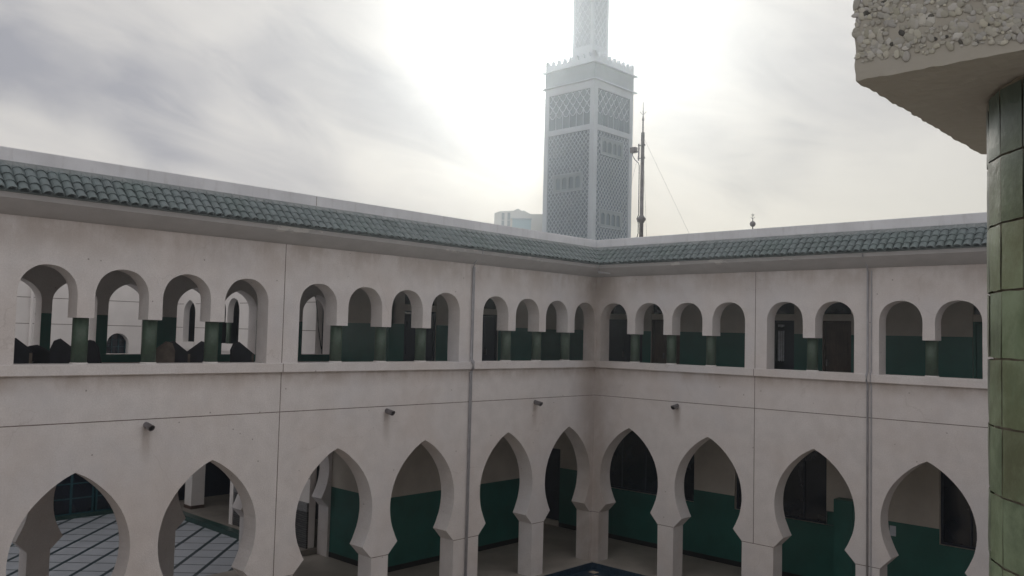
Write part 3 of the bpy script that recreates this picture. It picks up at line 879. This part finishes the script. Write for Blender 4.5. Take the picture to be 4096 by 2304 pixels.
# ------------------------------------------------------------------ rear courtyard buildings
NW = thing('rear_courtyard_wing', 'white rear wing with narrow arched windows, seen through the upper left arches', 'building', (-9, -5, 0))
def nwall(b):
    low = wall_rects([(9.2, 13.2, 0.0, 3.6)], 5.3, 13.4, .15, 5.05)
    for (a, c, z0, z1) in low: mbox(b, mapN, a, c, 0, .20, max(z0, .15), z1)
    prism(b, [[(5.3, 5.05), (13.4, 5.05), (13.4, 7.6), (5.3, 7.6)]] + [group_hole([c], hw=.34, base=5.375) for c in (6.6,)] + [group_hole([9.64, 10.44], hw=.35, base=5.375, col=6.01), pointed_hole(12.43, .40, 5.375, 6.30, 6.72)], mapN, 0, .20)
part('facade_wall', nwall, REAR, NW)
def nj(b):
    for z in (6.59, 5.83):
        xs = [5.3, 6.25, 6.95, 9.28, 10.80, 12.02, 12.84, 13.39]
        for a, c in zip(xs[0::2], xs[1::2]): mbox(b, mapN, a, c, -.003, .01, z-.008, z+.008)
    mbox(b, mapN, 5.3, 9.2, -.003, .01, 1.94, 1.955)
part('expansion_joint', nj, JOINT, NW)
for c, w_s in ((6.6, .42), (10.04, .85), (12.43, .48)):
    bm = bmesh.new(); mbox(bm, mapN, c-w_s, c+w_s, -.06, .22, 5.15, 5.37); obj('window_sill', bm, REAR, NW)
    
q_ = bpy.data.objects.new('column', col_mesh); COL.objects.link(q_); q_.parent = NW
q_.matrix_parent_inverse = Matrix.Identity(4); q_.location = Vector(mapN(10.04, .09, 5.37)) - Vector(NW['_base']); q_.scale = (.62, .62, .88)
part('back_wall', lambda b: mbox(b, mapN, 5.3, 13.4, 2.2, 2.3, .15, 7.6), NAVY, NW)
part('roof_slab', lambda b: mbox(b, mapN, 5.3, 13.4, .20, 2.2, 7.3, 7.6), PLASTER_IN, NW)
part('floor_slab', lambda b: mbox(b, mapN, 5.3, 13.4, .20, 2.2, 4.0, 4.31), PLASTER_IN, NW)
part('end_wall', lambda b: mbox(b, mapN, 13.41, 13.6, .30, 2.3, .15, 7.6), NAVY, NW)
pl = part('pillar', lambda b: box(b, (-12.25, -5.17, .15), (-11.81, -4.74, 4.0)), REAR, NW)
bm = bmesh.new(); box(bm, (-12.262, -5.182, .15), (-11.798, -4.728, .25)); obj('pillar_base', bm, WOOD, NW)
part('cladding', lambda b: mbox(b, mapN, 5.3, 9.16, -.06, 0, .15, 1.10), CLAD, NW)
part('cladding_band', lambda b: mbox(b, mapN, 5.3, 9.16, -.07, 0, 1.10, 1.32), CLADT, NW)
part('pilaster', lambda b: mbox(b, mapN, 9.05, 9.24, -.09, -.001, .15, 1.62), REAR, NW)

WW = thing('rear_courtyard_wing', 'far white rear wing with joint lines and a dark round-topped window low behind the racks', 'building', (-14, -10, 0))
def wwall(b):
    prism(b, [[(5.0, 4.0), (22, 4.0), (22, 7.6), (5.0, 7.6)], [(6.68, 4.35)] + [(7.02+.34*math.cos(PI-PI*i/14), 5.26+.335*math.sin(PI*i/14)) for i in range(15)] + [(7.36, 4.35)]], mapWst, 0, .35)
    mbox(b, mapWst, 5.0, 5.9, 0, .35, -.004, 4.0); mbox(b, mapWst, 12.2, 22, 0, .35, -.004, 4.0)
part('facade_wall', wwall, REAR, WW)
def wj(b):
    for z in (6.60, 5.832): mbox(b, mapWst, 5.22, 22, -.003, .01, z-.009, z+.009)
part('expansion_joint', wj, JOINT, WW)
def gridwin(b):
    for k in range(4): mbox(b, mapWst, 6.69+.21*k, 6.71+.21*k, .20, .22, 4.36, 5.55)
    for k in range(5): mbox(b, mapWst, 6.69, 7.35, .20, .22, 4.5+.22*k, 4.515+.22*k)
gw = part('window', gridwin, TEAL, WW)
part('downpipe', lambda b: tube(b, [(-13.32, -9.57, 0), (-13.32, -9.57, 7.4)], .045, 8), REAR, WW)
bm = bmesh.new(); mbox(bm, mapWst, 6.6, 7.5, .25, .27, 4.3, 5.7); sub(obj('pane', bm, GLASSD), gw)
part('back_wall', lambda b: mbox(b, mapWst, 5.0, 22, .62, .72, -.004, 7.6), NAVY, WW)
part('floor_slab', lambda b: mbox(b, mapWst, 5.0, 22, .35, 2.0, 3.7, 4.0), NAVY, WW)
def gdoors(x):
    def f(b):
        a, c = x, x+1.35
        for (p, q) in ((a, a+.06), (c-.06, c), ((a+c)/2-.035, (a+c)/2+.035)): mbox(b, mapWst, p, q, .40, .46, 0.0, 2.9)
        for z in (0.0, .5, .95, 1.4, 1.85, 2.3, 2.84):
            mbox(b, mapWst, a+.06, (a+c)/2-.035, .41, .45, z, z+.04 if 0 < z < 2.8 else z+.08); mbox(b, mapWst, (a+c)/2+.035, c-.06, .41, .45, z, z+.04 if 0 < z < 2.8 else z+.08)
    d = part('glazed_door', f, TEAL, WW)
    bm = bmesh.new(); mbox(bm, mapWst, x+.05, x+1.30, .425, .432, .05, 2.88); sub(obj('pane', bm, GLASSD), d)
for x in (5.95, 7.35, 9.6, 11.0 - .15): gdoors(x)

# ------------------------------------------------------------------ near wing: the pier and glazed column beside the camera
EW = thing('near_gallery_wing', 'pebble-dashed pier on a glazed green column in the close right foreground', 'building', (XE+1, -17.5, 0))
PY0, PY1 = -17.595, -17.265          # pier nearest the camera
PZ = 6.047
TH = .381
# arcade of this gallery: openings of 0.865 m between piers of 0.33 m
def east(b):
    pts_d = []
    c0 = -PY1                                # 17.265
    dcs = []
    # piers centred at 17.43 + k*1.185
    piers = [17.43 + k*1.185 for k in range(-13, 6)]
    holes = []
    run = []
    for k in range(len(piers)-1):
        run.append((piers[k]+piers[k+1])/2)
        if (k+1) % 3 == 0:
            pass
    gs = [run[0:6], run[6:12], run[12:18]]
    return piers, run
epiers, eruns = east(None)
def ewall(b):
    prism(b, [[(0.0, Z_SILLB), (DL, Z_SILLB), (DL, 7.60), (0.0, 7.60)]] + [group_hole(eruns, hw=.4275, col=PZ+.06, sp=6.50, ap=6.95)], mapE, 0, TH)
part('gallery_wall', ewall, PLASTER, EW)
part('lower_wall', lambda b: mbox(b, mapE, 0, DL, 0, .43, -.24, Z_SILLB), PLASTER, EW)
part('parapet', lambda b: mbox(b, mapE, 0, DL, -.05, .2, 7.60, 8.46), PARAPET, EW)
def eshell(b):
    box(b, (XE+TH, -14.0, 7.28), (XE+3, 2.6, 7.6)); box(b, (XE+.43, -DL, 4.0), (XE+2.6, 2.6, 4.31)); box(b, (XE+2.6, -DL, 4.0), (XE+2.8, 2.6, 5.2))  # unseen roof cut back and outer wall kept low for light on the pier
part('inner_wall', eshell, PLASTER_IN, EW)
part('end_wall', lambda b: box(b, (-.0, -DL-.3, -.24), (XE+3, -DL, 5.2)), PLASTER, EW)  # unseen end wall lowered to let sky light reach the pier
# plain distant-side columns
for k, d in enumerate(epiers[1:-1]):
    if abs(d-17.43) < .01: continue
    q = bpy.data.objects.new('column', col_mesh); COL.objects.link(q); q.parent = EW
    q.matrix_parent_inverse = Matrix.Identity(4)
    q.location = Vector((XE+.19, -d, Z_SILL)) - Vector(EW['_base']); q.scale = (1, 1, (PZ+.06-Z_SILL)/(Z_COL-Z_SILL))

# pebble-dashed pier block: rough render with half-sunk pebbles
def pier():
    bm = bmesh.new()
    tone = bm.loops.layers.color.new('tone')
    def paint(faces, c):
        for f in faces:
            for l in f.loops: l[tone] = (*c, 1)
    z1 = 7.0
    # render body, with uneven arris: grid on the -y, -x and bottom faces
    x0, x1 = XE-.004, XE+TH+.004
    def rough(p):
        v = Vector(p)*85
        return Vector(p) + Vector((noise.noise(v), noise.noise(v+Vector((9, 3, 1))), noise.noise(v+Vector((2, 8, 5)))))*.0006 + Vector((noise.noise(Vector(p)*150), 0, noise.noise(Vector(p)*130+Vector((5, 5, 5)))))*.0010
    def grid(o, u, v, nu, nv):
        vs = [[bm.verts.new(rough(Vector(o)+Vector(u)*i/nu+Vector(v)*j/nv)) for j in range(nv+1)] for i in range(nu+1)]
        fs = []
        for i in range(nu):
            for j in range(nv): fs.append(bm.faces.new((vs[i][j], vs[i+1][j], vs[i+1][j+1], vs[i][j+1])))
        return fs
    H = .5
    fs = grid((x0, PY0, PZ), (x1-x0, 0, 0), (0, 0, H), 130, 150)
    fs += grid((x0, PY0, PZ), (0, PY1-PY0, 0), (0, 0, H), 70, 100)
    fs += grid((x0, PY0, PZ), (x1-x0, 0, 0), (0, PY1-PY0, 0), 90, 80)
    fs += grid((x1, PY0, PZ), (0, PY1-PY0, 0), (0, 0, H), 8, 8)
    fs += grid((x0, PY1, PZ), (x1-x0, 0, 0), (0, 0, H), 8, 8)
    bmesh.ops.remove_doubles(bm, verts=bm.verts, dist=.0004)
    paint(bm.faces, (0.68, 0.665, 0.63))
    # pebbles
    rnd = random.Random(3)
    ico = bmesh.new(); bmesh.ops.create_icosphere(ico, subdivisions=2, radius=1)
    iv = [v.co.copy() for v in ico.verts]; ifc = [[v.index for v in f.verts] for f in ico.faces]; ico.free()
    def peb(c, nrm, s, asp, ang):
        t1_ = nrm.orthogonal().normalized(); t2_ = nrm.cross(t1_)
        a = t1_*math.cos(ang)+t2_*math.sin(ang); b = nrm.cross(a)
        seed = Vector((rnd.random()*50, rnd.random()*50, rnd.random()*50))
        vs = []
        for v in iv:
            k = 1 + .30*noise.noise(v*1.3+seed)
            vs.append(bm.verts.new(c - nrm*s*.10 + (a*v.x*s*asp + b*v.y*s + nrm*v.z*s*.26)*k))
        g = rnd.random(); w = rnd.random()
        br = .64 + .14*g*g
        if rnd.random() < .02: br = .30
        colr = (br*1.01, br*(1.0+.01*w), br*(.92+.08*w))
        for f in ifc:
            fc = bm.faces.new([vs[i] for i in f]); fc.smooth = True
            for l in fc.loops: l[tone] = (*colr, 1)
    for n in range(6200):
        x = rnd.uniform(x0, x1); z = PZ + .006 + rnd.random()*.145
        if z < PZ + .010 + .006*noise.noise(Vector((x*20, 0, 0))): continue
        s = rnd.choice((.0009, .0011, .0014, .0017, .0021, .0028))*rnd.uniform(.8, 1.15)
        peb(Vector((x, PY0-.0006, z)), Vector((0, -1, 0)), s, rnd.uniform(1.0, 1.8), rnd.uniform(.5, 2.6))
    for n in range(500):
        y = rnd.uniform(PY0+.004, PY1); z = PZ + .012 + rnd.random()*.14
        s = rnd.choice((.0009, .0012, .0015, .0018))
        peb(Vector((x0+.001, y, z)), Vector((-1, 0, 0)), s, rnd.uniform(1.0, 1.7), rnd.uniform(0, 3))
    o = obj('pier', bm, [PEBBLE, SOFFIT], EW)
    me = o.data
    for p in me.polygons:
        if len(p.vertices) == 4:
            if p.normal.z < -.6: p.material_index = 1
    return o
pier()

# glazed column: every tile a slightly tilted plate on a grout core
CX, CY, CR = CAM.x-.0752, CAM.y+.800, .1255
def fcol():
    bm = bmesh.new(); lathe(bm, [(0, Z_SILL-.2), (CR-.003, Z_SILL-.2), (CR-.003, PZ+.004), (0, PZ+.004)], c=(CX, CY), seg=32)
    core = obj('column', bm, GROUT, EW); core['label'] = 'close green column of large hand-made glazed tiles'
    bm = bmesh.new(); tone = bm.loops.layers.color.new('tone')
    rnd = random.Random(11)
    NS = 27; hh = .0515
    rows = int((PZ-.001-(Z_SILL-.2))/hh)
    for j in range(rows+1):
        z1_ = PZ-.004-j*hh; z0_ = z1_-hh+.0016
        rowoff = rnd.uniform(-.006, .006)
        for k in range(NS):
            a0 = R(216.3)+(k+.022)*2*PI/NS+rowoff; a1 = R(216.3)+(k+.978)*2*PI/NS+rowoff
            nn = 5
            base = rnd.uniform(1.5, 1.9)*(1.0+.35*math.sin(k*2.4+1.0)); yl = rnd.uniform(0, 1)  # per-run tone: paler runs put the glaze's sky sheen into the colour
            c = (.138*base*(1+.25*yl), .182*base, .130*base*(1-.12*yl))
            off = [rnd.uniform(-.0003, .0005) for _ in range(4)]
            gr = []
            for i in range(nn+1):
                rowv = []
                for q in range(nn+1):
                    u, v = i/nn, q/nn
                    a = a0+(a1-a0)*u
                    # flat plate (chord) with rounded edges
                    ch = (CR+.002)*math.cos((a1-a0)/2)/math.cos(a-(a0+a1)/2)
                    ch -= .0006
                    o_ = (off[0]*(1-u)*(1-v)+off[1]*u*(1-v)+off[2]*u*v+off[3]*(1-u)*v)
                    ed = min(u, 1-u, v, 1-v)
                    ch += o_ + (-.0005 if ed < .01 else 0) + .00035*noise.noise(Vector((a*9, z0_*60+v*2, k)))
                    jz = .0007*noise.noise(Vector((a*11, j*3.1, 4)))
                    rowv.append(bm.verts.new((CX+ch*math.cos(a), CY+ch*math.sin(a), z0_+(z1_-z0_)*v+jz)))
                gr.append(rowv)
            for i in range(nn):
                for q in range(nn):
                    f = bm.faces.new((gr[i][q], gr[i+1][q], gr[i+1][q+1], gr[i][q+1])); f.smooth = True
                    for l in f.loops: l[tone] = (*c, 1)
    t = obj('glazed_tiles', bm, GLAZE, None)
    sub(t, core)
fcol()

# ------------------------------------------------------------------ minaret
MX0, MX1, MY0, MY1 = -27.55, -22.92, 28.955, 33.585
MN = thing('minaret', 'tall square pale minaret with lattice panels and crenellated top rising behind the corner', 'minaret', ((MX0+MX1)/2, (MY0+MY1)/2, 0))
part('tower_body', lambda b: box(b, (MX0+.09, MY0+.09, -.2), (MX1-.09, MY1-.09, 25.2)), MIN_W, MN)
def frame_faces(b):
    pr_ = .09
    for (ax) in range(4):
        def M(u, t, z):
            if ax == 0: return (MX0+u, MY0+t, z)
            if ax == 1: return (MX1-t, MY0+u, z)
            if ax == 2: return (MX1-u, MY1-t, z)
            return (MX0+t, MY1-u, z)
        Wd = MX1-MX0
        out1 = [(0.0 if ax in (0, 2) else .0901, -.2), (Wd if ax in (0, 2) else Wd-.0901, -.2), (Wd if ax in (0, 2) else Wd-.0901, 25.2), (0.0 if ax in (0, 2) else .0901, 25.2)]
        holes = [[(.40, z0), (Wd-.40, z0), (Wd-.40, z1), (.40, z1)] for z0, z1 in ((20.87, 23.47), (3.0, 20.48))]
        prism(b, [out1]+holes, M, 0, .0899)
part('corner_frame', frame_faces, MIN_W, MN)
def ledges(b):
    for z, h, p in ((25.22, .06, .24), (25.28, .05, .14), (23.99, .06, .22), (24.05, .05, .12)):
        box(b, (MX0-p, MY0-p, z), (MX1+p, MY1+p, z+h))
part('cornice', ledges, MIN_W, MN)
part('tile_band', lambda b: box(b, (MX0-.012, MY0-.012, 24.10), (MX1+.012, MY1+.012, 25.219)), MIN_P, MN)
def parap(b):
    for a in ((MX0, MY0, MX1, MY0+.2), (MX0, MY1-.2, MX1, MY1), (MX0, MY0+.2, MX0+.2, MY1-.2), (MX1-.2, MY0+.2, MX1, MY1-.2)):
        box(b, (a[0], a[1], 25.33), (a[2], a[3], 25.67))
part('parapet', parap, MIN_W, MN)
# merlons: round-topped tapering teeth
mer_bm = bmesh.new()
prof = [(-.24, 0), (.24, 0), (.17, .08), (.115, .16), (.11, .26), (.085, .34), (.05, .39), (0, .405), (-.05, .39), (-.085, .34), (-.11, .26), (-.115, .16), (-.17, .08)]
prism(mer_bm, [prof], lambda d, t, z: (d, t, z), -.1, .1)
mo = None
def merlon(x, y, rz):
    global mo
    if mo is None:
        mo = obj('merlon', mer_bm, MIN_W, MN); q = mo
    else:
        q = mo.copy(); COL.objects.link(q); q.parent = MN
    q.matrix_parent_inverse = Matrix.Identity(4)
    q.location = Vector((x, y, 25.665)) - Vector(MN['_base']); q.rotation_euler = (0, 0, rz)
for k in range(7):
    u = .66 + (4.63-1.32)*k/6
    merlon(MX0+u, MY0+.1, 0); merlon(MX0+u, MY1-.1, 0); merlon(MX0+.1, MY0+u, PI/2); merlon(MX1-.1, MY0+u, PI/2)
def corner_merlon(b):
    for cx_, sx in ((MX0, 1), (MX1, -1)):
        for cy_, sy in ((MY0, 1), (MY1, -1)):
            for (M) in ((lambda d, t, z: (cx_+sx*d, cy_+sy*t, z)), (lambda d, t, z: (cx_+sx*t, cy_+sy*d, z))):
                part('corner_merlon', lambda b: prism(b, [[(0, 25.665), (.40, 25.665), (.36, 25.80), (.28, 25.93), (.22, 26.05), (.12, 26.10), (0, 26.08)]], M, 0, .2), MIN_W, MN)
corner_merlon(None)
# lattice: ogee net of thin raised ribs over the dark tiled field
def lattice_lines(W_, z0, z1, cw, rowh, boxes, low_vertical=0.0):
    """polylines in panel coordinates: offset rows of lobed scales"""
    lines = []
    nrow = int((z1-z0-low_vertical)/rowh)+2
    ncol = int(round(W_/cw))
    for r_ in range(nrow):
        zb = z0+low_vertical+r_*rowh
        offx = 0 if r_ % 2 == 0 else cw/2
        for c in range(-1, ncol+1):
            xc = c*cw+offx+cw/2
            # each cell bottom: U shape then shoulders up to the neighbours' bottoms
            pts = []
            for i in range(13):
                s = -1+2*i/12
                x = xc+s*cw/2
                a = abs(s)
                z = zb + rowh*(1.0*(a**2.2)) * 1.0
                pts.append((x, z))
            lines.append(pts)
    return lines
def lattice(b, M, W_, z0, z1, cw, rowh, boxes, lv=0.0, flip=False, rw=.022):
    def inside(x, z):
        if x < 0.01 or x > W_-.01 or z < z0+.01 or z > z1-.01: return False
        for (a, c, d, e) in boxes:
            if a < x < c and d < z < e: return False
        return True
    segs = []
    for ln in lattice_lines(W_, z0, z1, cw, rowh, boxes, lv):
        for p, q in zip(ln[:-1], ln[1:]): segs.append((p, q))
    if lv:
        n = int(round(W_/cw))
        for c in range(n+1): segs.append(((c*cw, z0+.02), (c*cw, z0+lv+rowh)))
    for p, q in segs:
        m_ = ((p[0]+q[0])/2, (p[1]+q[1])/2)
        if not (inside(*p) and inside(*q) and inside(*m_)): continue
        d = Vector((q[0]-p[0], q[1]-p[1])); L_ = d.length
        if L_ < 1e-5: continue
        n_ = Vector((-d.y, d.x))/L_*rw
        quad = [(p[0]+n_.x, p[1]+n_.y), (q[0]+n_.x, q[1]+n_.y), (q[0]-n_.x, q[1]-n_.y), (p[0]-n_.x, p[1]-n_.y)]
        vs = [b.verts.new(M(x, .045, z)) for x, z in quad]
        b.faces.new(vs)
        for i in range(4):
            j = (i+1) % 4
            b.faces.new((vs[i], vs[j], b.verts.new(M(quad[j][0], .0885, quad[j][1])), b.verts.new(M(quad[i][0], .0885, quad[i][1]))))
faceM = [lambda u, t, z: (MX0+.4+u, MY0+t, z), lambda u, t, z: (MX1-t, MY0+.4+u, z)]
PW = MX1-MX0-.8
winb = [[(.54, 3.27, 16.22, 17.54)], [(.46, 3.13, 18.81, 20.09), (.41, 3.12, 13.64, 14.93)]]
for i, M in enumerate(faceM):
    part('tiled_field', lambda b: [mbox(b, M, .0, PW, .0885, .0895, z0+.0, z1-.0) for z0, z1 in ((20.87, 23.47), (3.0, 20.48))], MIN_D, MN)
    bm = bmesh.new(); lattice(bm, M, PW, 7.0, 20.48, PW/11, .223, winb[i], rw=.019); obj('lattice', bm, MIN_W, MN, recalc=False)
    bm = bmesh.new(); lattice(bm, M, PW, 20.87, 23.47, PW/6, .40, [], lv=.85, rw=.024); obj('lattice', bm, MIN_W, MN, recalc=False)
    for (a, c, d, e) in winb[i]:
        def wf(b):
            n = 4; w = (c-a-.3)/n
            holes = []
            for k in range(n):
                x0_ = a+.15+k*w+.10; x1_ = x0_+w-.20; xm = (x0_+x1_)/2; hw_ = (x1_-x0_)/2
                holes.append([(x0_, d+.22)] + [(xm-hw_*math.cos(PI*i_/8), e-.24-hw_*1.1+hw_*1.1*math.sin(PI*i_/8)) for i_ in range(9)] + [(x1_, d+.22)])
            prism(b, [[(a+.03, d+.03), (c-.03, d+.03), (c-.03, e-.03), (a+.03, e-.03)]]+holes, M, .03, .085)
        wo = part('window_panel', wf, MIN_P, MN)
        def ff(b):
            mbox(b, M, a, a+.03, .0, .086, d, e); mbox(b, M, c-.03, c, .0, .086, d, e); mbox(b, M, a+.03, c-.03, .0, .086, d, d+.03); mbox(b, M, a+.03, c-.03, .0, .086, e-.03, e)
        bm = bmesh.new(); ff(bm); sub(obj('window_frame', bm, MIN_W), wo)
        bm = bmesh.new(); mbox(bm, M, a+.05, c-.05, .0860, .0882, d+.05, e-.05); sub(obj('pane', bm, MIN_D), wo)
        for sp_ in (wo,):
            for ch in sp_.children: ch.matrix_parent_inverse = Matrix.Identity(4)
# upper shaft
SX, SY, SS = (MX0+MX1)/2, (MY0+MY1)/2, .94
part('upper_shaft', lambda b: box(b, (SX-SS+.05, SY-SS+.05, 25.2), (SX+SS-.05, SY+SS-.05, 36.0)), MIN_S, MN)
def shaft_frame(b):
    for ax in range(4):
        def M(u, t, z):
            if ax == 0: return (SX-SS+u, SY-SS+t, z)
            if ax == 1: return (SX+SS-t, SY-SS+u, z)
            if ax == 2: return (SX+SS-u, SY+SS-t, z)
            return (SX-SS+t, SY+SS-u, z)
        e = 0 if ax in (0, 2) else .0501
        prism(b, [[(e, 25.2), (2*SS-e, 25.2), (2*SS-e, 36), (e, 36)], [(.22, 27.2), (2*SS-.22, 27.2), (2*SS-.22, 35.5), (.22, 35.5)]], M, 0, .0499)
part('shaft_frame', shaft_frame, MIN_W, MN)
for M in (lambda u, t, z: (SX-SS+.22+u, SY-SS+t-.038, z), lambda u, t, z: (SX+SS-t+.038, SY-SS+.22+u, z)):
    bm = bmesh.new(); lattice(bm, M, 2*SS-.44, 27.2, 35.5, (2*SS-.44)/3, .36, [], rw=.03); obj('lattice', bm, MIN_W, MN, recalc=False)
def shaft_top(b):
    box(b, (SX-SS-.2, SY-SS-.2, 36.0), (SX+SS+.2, SY+SS+.2, 36.25))
    lathe(b, [(.80, 36.25), (.92, 36.7), (.80, 37.2), (.45, 37.6), (0, 37.75)], c=(SX, SY), seg=20)
part('shaft_cap', shaft_top, MIN_W, MN)
part('spire', lambda b: tube(b, [(SX, SY, 37.7), (SX, SY, 39.6)], .04, 8), METAL, MN)

# ------------------------------------------------------------------ mast on the roof
MT = thing('antenna_mast', 'thin grey steel mast with side bracket and small box antenna right of the minaret', 'antenna mast', (-.337, 2.5, 7.6))
mx, my = -.337, 2.5
bm = bmesh.new(); lathe(bm, [(0, 7.6), (.062, 7.6), (.060, 9.21), (.075, 9.215), (.125, 9.30), (.125, 9.34), (.07, 9.42), (.056, 9.43), (.052, 11.88), (0, 11.88)], c=(mx, my), seg=12); obj('pole', bm, METAL, MT, True)
bm = bmesh.new(); lathe(bm, [(0, 11.88), (.022, 11.88), (.020, 12.36), (.012, 12.37), (.008, 12.62), (0, 12.62)], c=(mx, my), seg=8)
lathe(bm, [(.022, 12.22), (.032, 12.23), (.032, 12.30), (.022, 12.31)], c=(mx, my), seg=8)
for k in range(4):
    a = k*PI/2+.5
    tube(bm, [(mx, my, 12.40), (mx+.09*math.cos(a), my+.09*math.sin(a), 12.50)], .006, 5)
tube(bm, [(mx, my, 12.6), (mx, my, 12.78)], .006, 5)
obj('lightning_rod', bm, METAL, MT)
bm = bmesh.new(); tube(bm, [(mx-.12, my-.02, 11.06), (mx-.12, my-.02, 11.56)], .022, 8); obj('side_arm', bm, METAL, MT)
for z in (11.12, 11.50):
    bm = bmesh.new(); box(bm, (mx-.14, my-.045, z-.012), (mx+.10, my-.015, z+.012)); box(bm, (mx+.085, my-.05, z-.03), (mx+.10, my-.01, z+.03)); obj('bracket', bm, METAL, MT)
bm = bmesh.new(); box(bm, (mx-.385, my-.09, 11.31), (mx-.20, my+.03, 11.47)); tube(bm, [(mx-.20, my-.02, 11.34), (mx-.10, my-.02, 11.31)], .014, 6); obj('antenna_box', bm, METAL, MT)
bm = bmesh.new(); tube(bm, [(mx-.345, my-.02, 11.31), (mx-.33, my-.02, 11.22), (mx-.25, my-.02, 11.10), (mx-.13, my-.03, 11.0), (mx-.075, my-.05, 10.9), (mx-.07, my-.05, 9.45), (mx-.13, my-.05, 9.34), (mx-.075, my-.05, 9.2), (mx-.075, my-.05, 8.9), (mx-.14, my-.05, 8.7), (mx-.14, my-.05, 7.65)], .012, 6); obj('antenna_cable', bm, BLACKC, MT)
for ex, ey, ez in ((1.35, 2.5, 8.85-.1), (-.95, 2.4, 9.3), (-.75, 3.5, 7.6)):
    s = Vector((mx, my, 11.78)); e = Vector((ex, ey, ez))
    if ex > 0: e = Vector((mx, my, 11.78)) + (Vector((.797, 2.5, 9.844))-Vector((-.247, 2.5, 11.773)))*2.15
    else: e = s + (e-s)*1.55
    bm = bmesh.new(); tube(bm, [s, e], .003, 4); obj('guy_wire', bm, METAL, MT)

# crescent finial beyond the right parapet
FN = thing('crescent_finial', 'small dark ball finial with crescent and star above the right parapet', 'finial', (3.729, 1.5, 7.6))
fx, fy = 3.729, 1.5
bm = bmesh.new(); lathe(bm, [(0, 7.6), (.016, 7.6), (.016, 8.72), (0, 8.72)], c=(fx, fy), seg=8); obj('stem', bm, METAL, FN)
bm = bmesh.new(); lathe(bm, [(0, 8.708)] + [(.073*math.sin(PI*i/12), 8.782-.073*math.cos(PI*i/12)) for i in range(1, 12)] + [(0, 8.856)], c=(fx, fy), seg=20); obj('ball', bm, METAL, FN, True)
bm = bmesh.new(); lathe(bm, [(0, 8.84), (.013, 8.84), (.010, 8.93), (.005, 8.94), (.005, 9.0), (0, 9.0)], c=(fx, fy), seg=8); obj('spike', bm, METAL, FN)
bm = bmesh.new(); ux, uy = math.cos(R(35)), math.sin(R(35))
tube(bm, [(fx+.052*math.sin(a)*ux, fy+.052*math.sin(a)*uy, 8.975-.052*math.cos(a)) for a in [R(-80+i*16) for i in range(11)]], .006, 6, radii=[.002+.005*math.sin(PI*i/10) for i in range(11)]); obj('crescent', bm, METAL, FN)
bm = bmesh.new(); o5, i5 = star_poly(.044, .018), star_poly(.022, .010)
prism(bm, [o5, i5], lambda d, t, z: (fx+d*ux-t*uy, fy+d*uy+t*ux, 9.008+z), -.004, .004); obj('star', bm, METAL, FN)

# ------------------------------------------------------------------ far building left of the minaret
FB = thing('far_building', 'low pale building with small gable and blue shutter just left of the minaret', 'building', (-30, 31, 0))
T_ = 66.0/58.0
def fbp(x, y, z):
    return (CAM.x+(x-CAM.x)*T_, CAM.y+(y-CAM.y)*T_, CAM.z+(z-CAM.z)*T_)
fdir = Vector((.73, .685, 0)).normalized()           # along the facade
fnor = Vector((-.685, .73, 0)).normalized()          # away from the camera
F0 = Vector(fbp(-26.649, 23.009, 0)); F0.z = 0
def fu(x, y): return (Vector(fbp(x, y, 0))-F0).dot(fdir)
def fz(z): return CAM.z+(z-CAM.z)*T_
mapF = lambda u, t, z: tuple(F0 + fdir*u + fnor*t + Vector((0, 0, z)))
outl = [(0, 0), (0, fz(14.056)), (fu(-26.408, 23.246), fz(14.197)), (fu(-25.735, 23.892), fz(14.262)), (fu(-25.508, 24.106), fz(14.415)), (fu(-25.323, 24.279), fz(14.276)), (fu(-25.197, 24.395), fz(14.293)), (fu(-24.873, 24.691), fz(14.065)), (fu(-24.296, 25.209)+2, fz(14.082)), (fu(-24.296, 25.209)+2, 0)]
part('wall', lambda b: prism(b, [outl], mapF, 0, 7), FAR, FB)
def fwin(u0, u1, z0, z1, name='window', m=MIN_P):
    bm = bmesh.new(); prism(bm, [[(u0, z0), (u1, z0), (u1, z1), (u0, z1)]], mapF, -.04, .02); return obj(name, bm, m, FB)
u1_, u2_ = fu(-26.293, 23.358), fu(-26.161, 23.485); fwin(u1_, u2_, fz(13.62), fz(14.09)); fwin(u1_, u2_, fz(13.2), fz(13.58))
u1_, u2_ = fu(-26.009, 23.631), fu(-25.877, 23.758); fwin(u1_, u2_, fz(13.63), fz(14.12)); fwin(u1_, u2_, fz(13.2), fz(13.59))
fwin(fu(-25.763, 23.866), fu(-24.837, 24.724), fz(12.5), fz(13.69), 'blue_shutter', FARB)
bm = bmesh.new(); prism(bm, [[(fu(-25.763, 23.866)-.08, fz(13.70)), (fu(-24.837, 24.724)+.05, fz(13.70)), (fu(-24.837, 24.724)+.05, fz(13.75)), (fu(-25.763, 23.866)-.08, fz(13.75))]], mapF, -.25, .02); obj('shutter_hood', bm, MIN_W, FB)

for o in bpy.data.objects:
    if '_base' in o: del o['_base']
for v in (bmc, bmp): pass

# ------------------------------------------------------------------ haze volume, added for the veiling glare round the sun
bm = bmesh.new(); box(bm, (-46, -34, -1.3), (30, 48, 41))
hz = obj('haze', bm, EARTH); hz['kind'] = 'stuff'
hm = bpy.data.materials.new('haze_air'); hm.use_nodes = True
H = NT(hm.node_tree); H.n.clear()
ho = H.new('ShaderNodeOutputMaterial'); pv_ = H.new('ShaderNodeVolumePrincipled')
pv_.inputs['Color'].default_value = (0.80, 0.905, 1.0, 1)
pv_.inputs['Density'].default_value = 0.0034
pv_.inputs['Anisotropy'].default_value = 0.84
H.l.new(pv_.outputs[0], ho.inputs['Volume'])
hz.data.materials.clear(); hz.data.materials.append(hm)
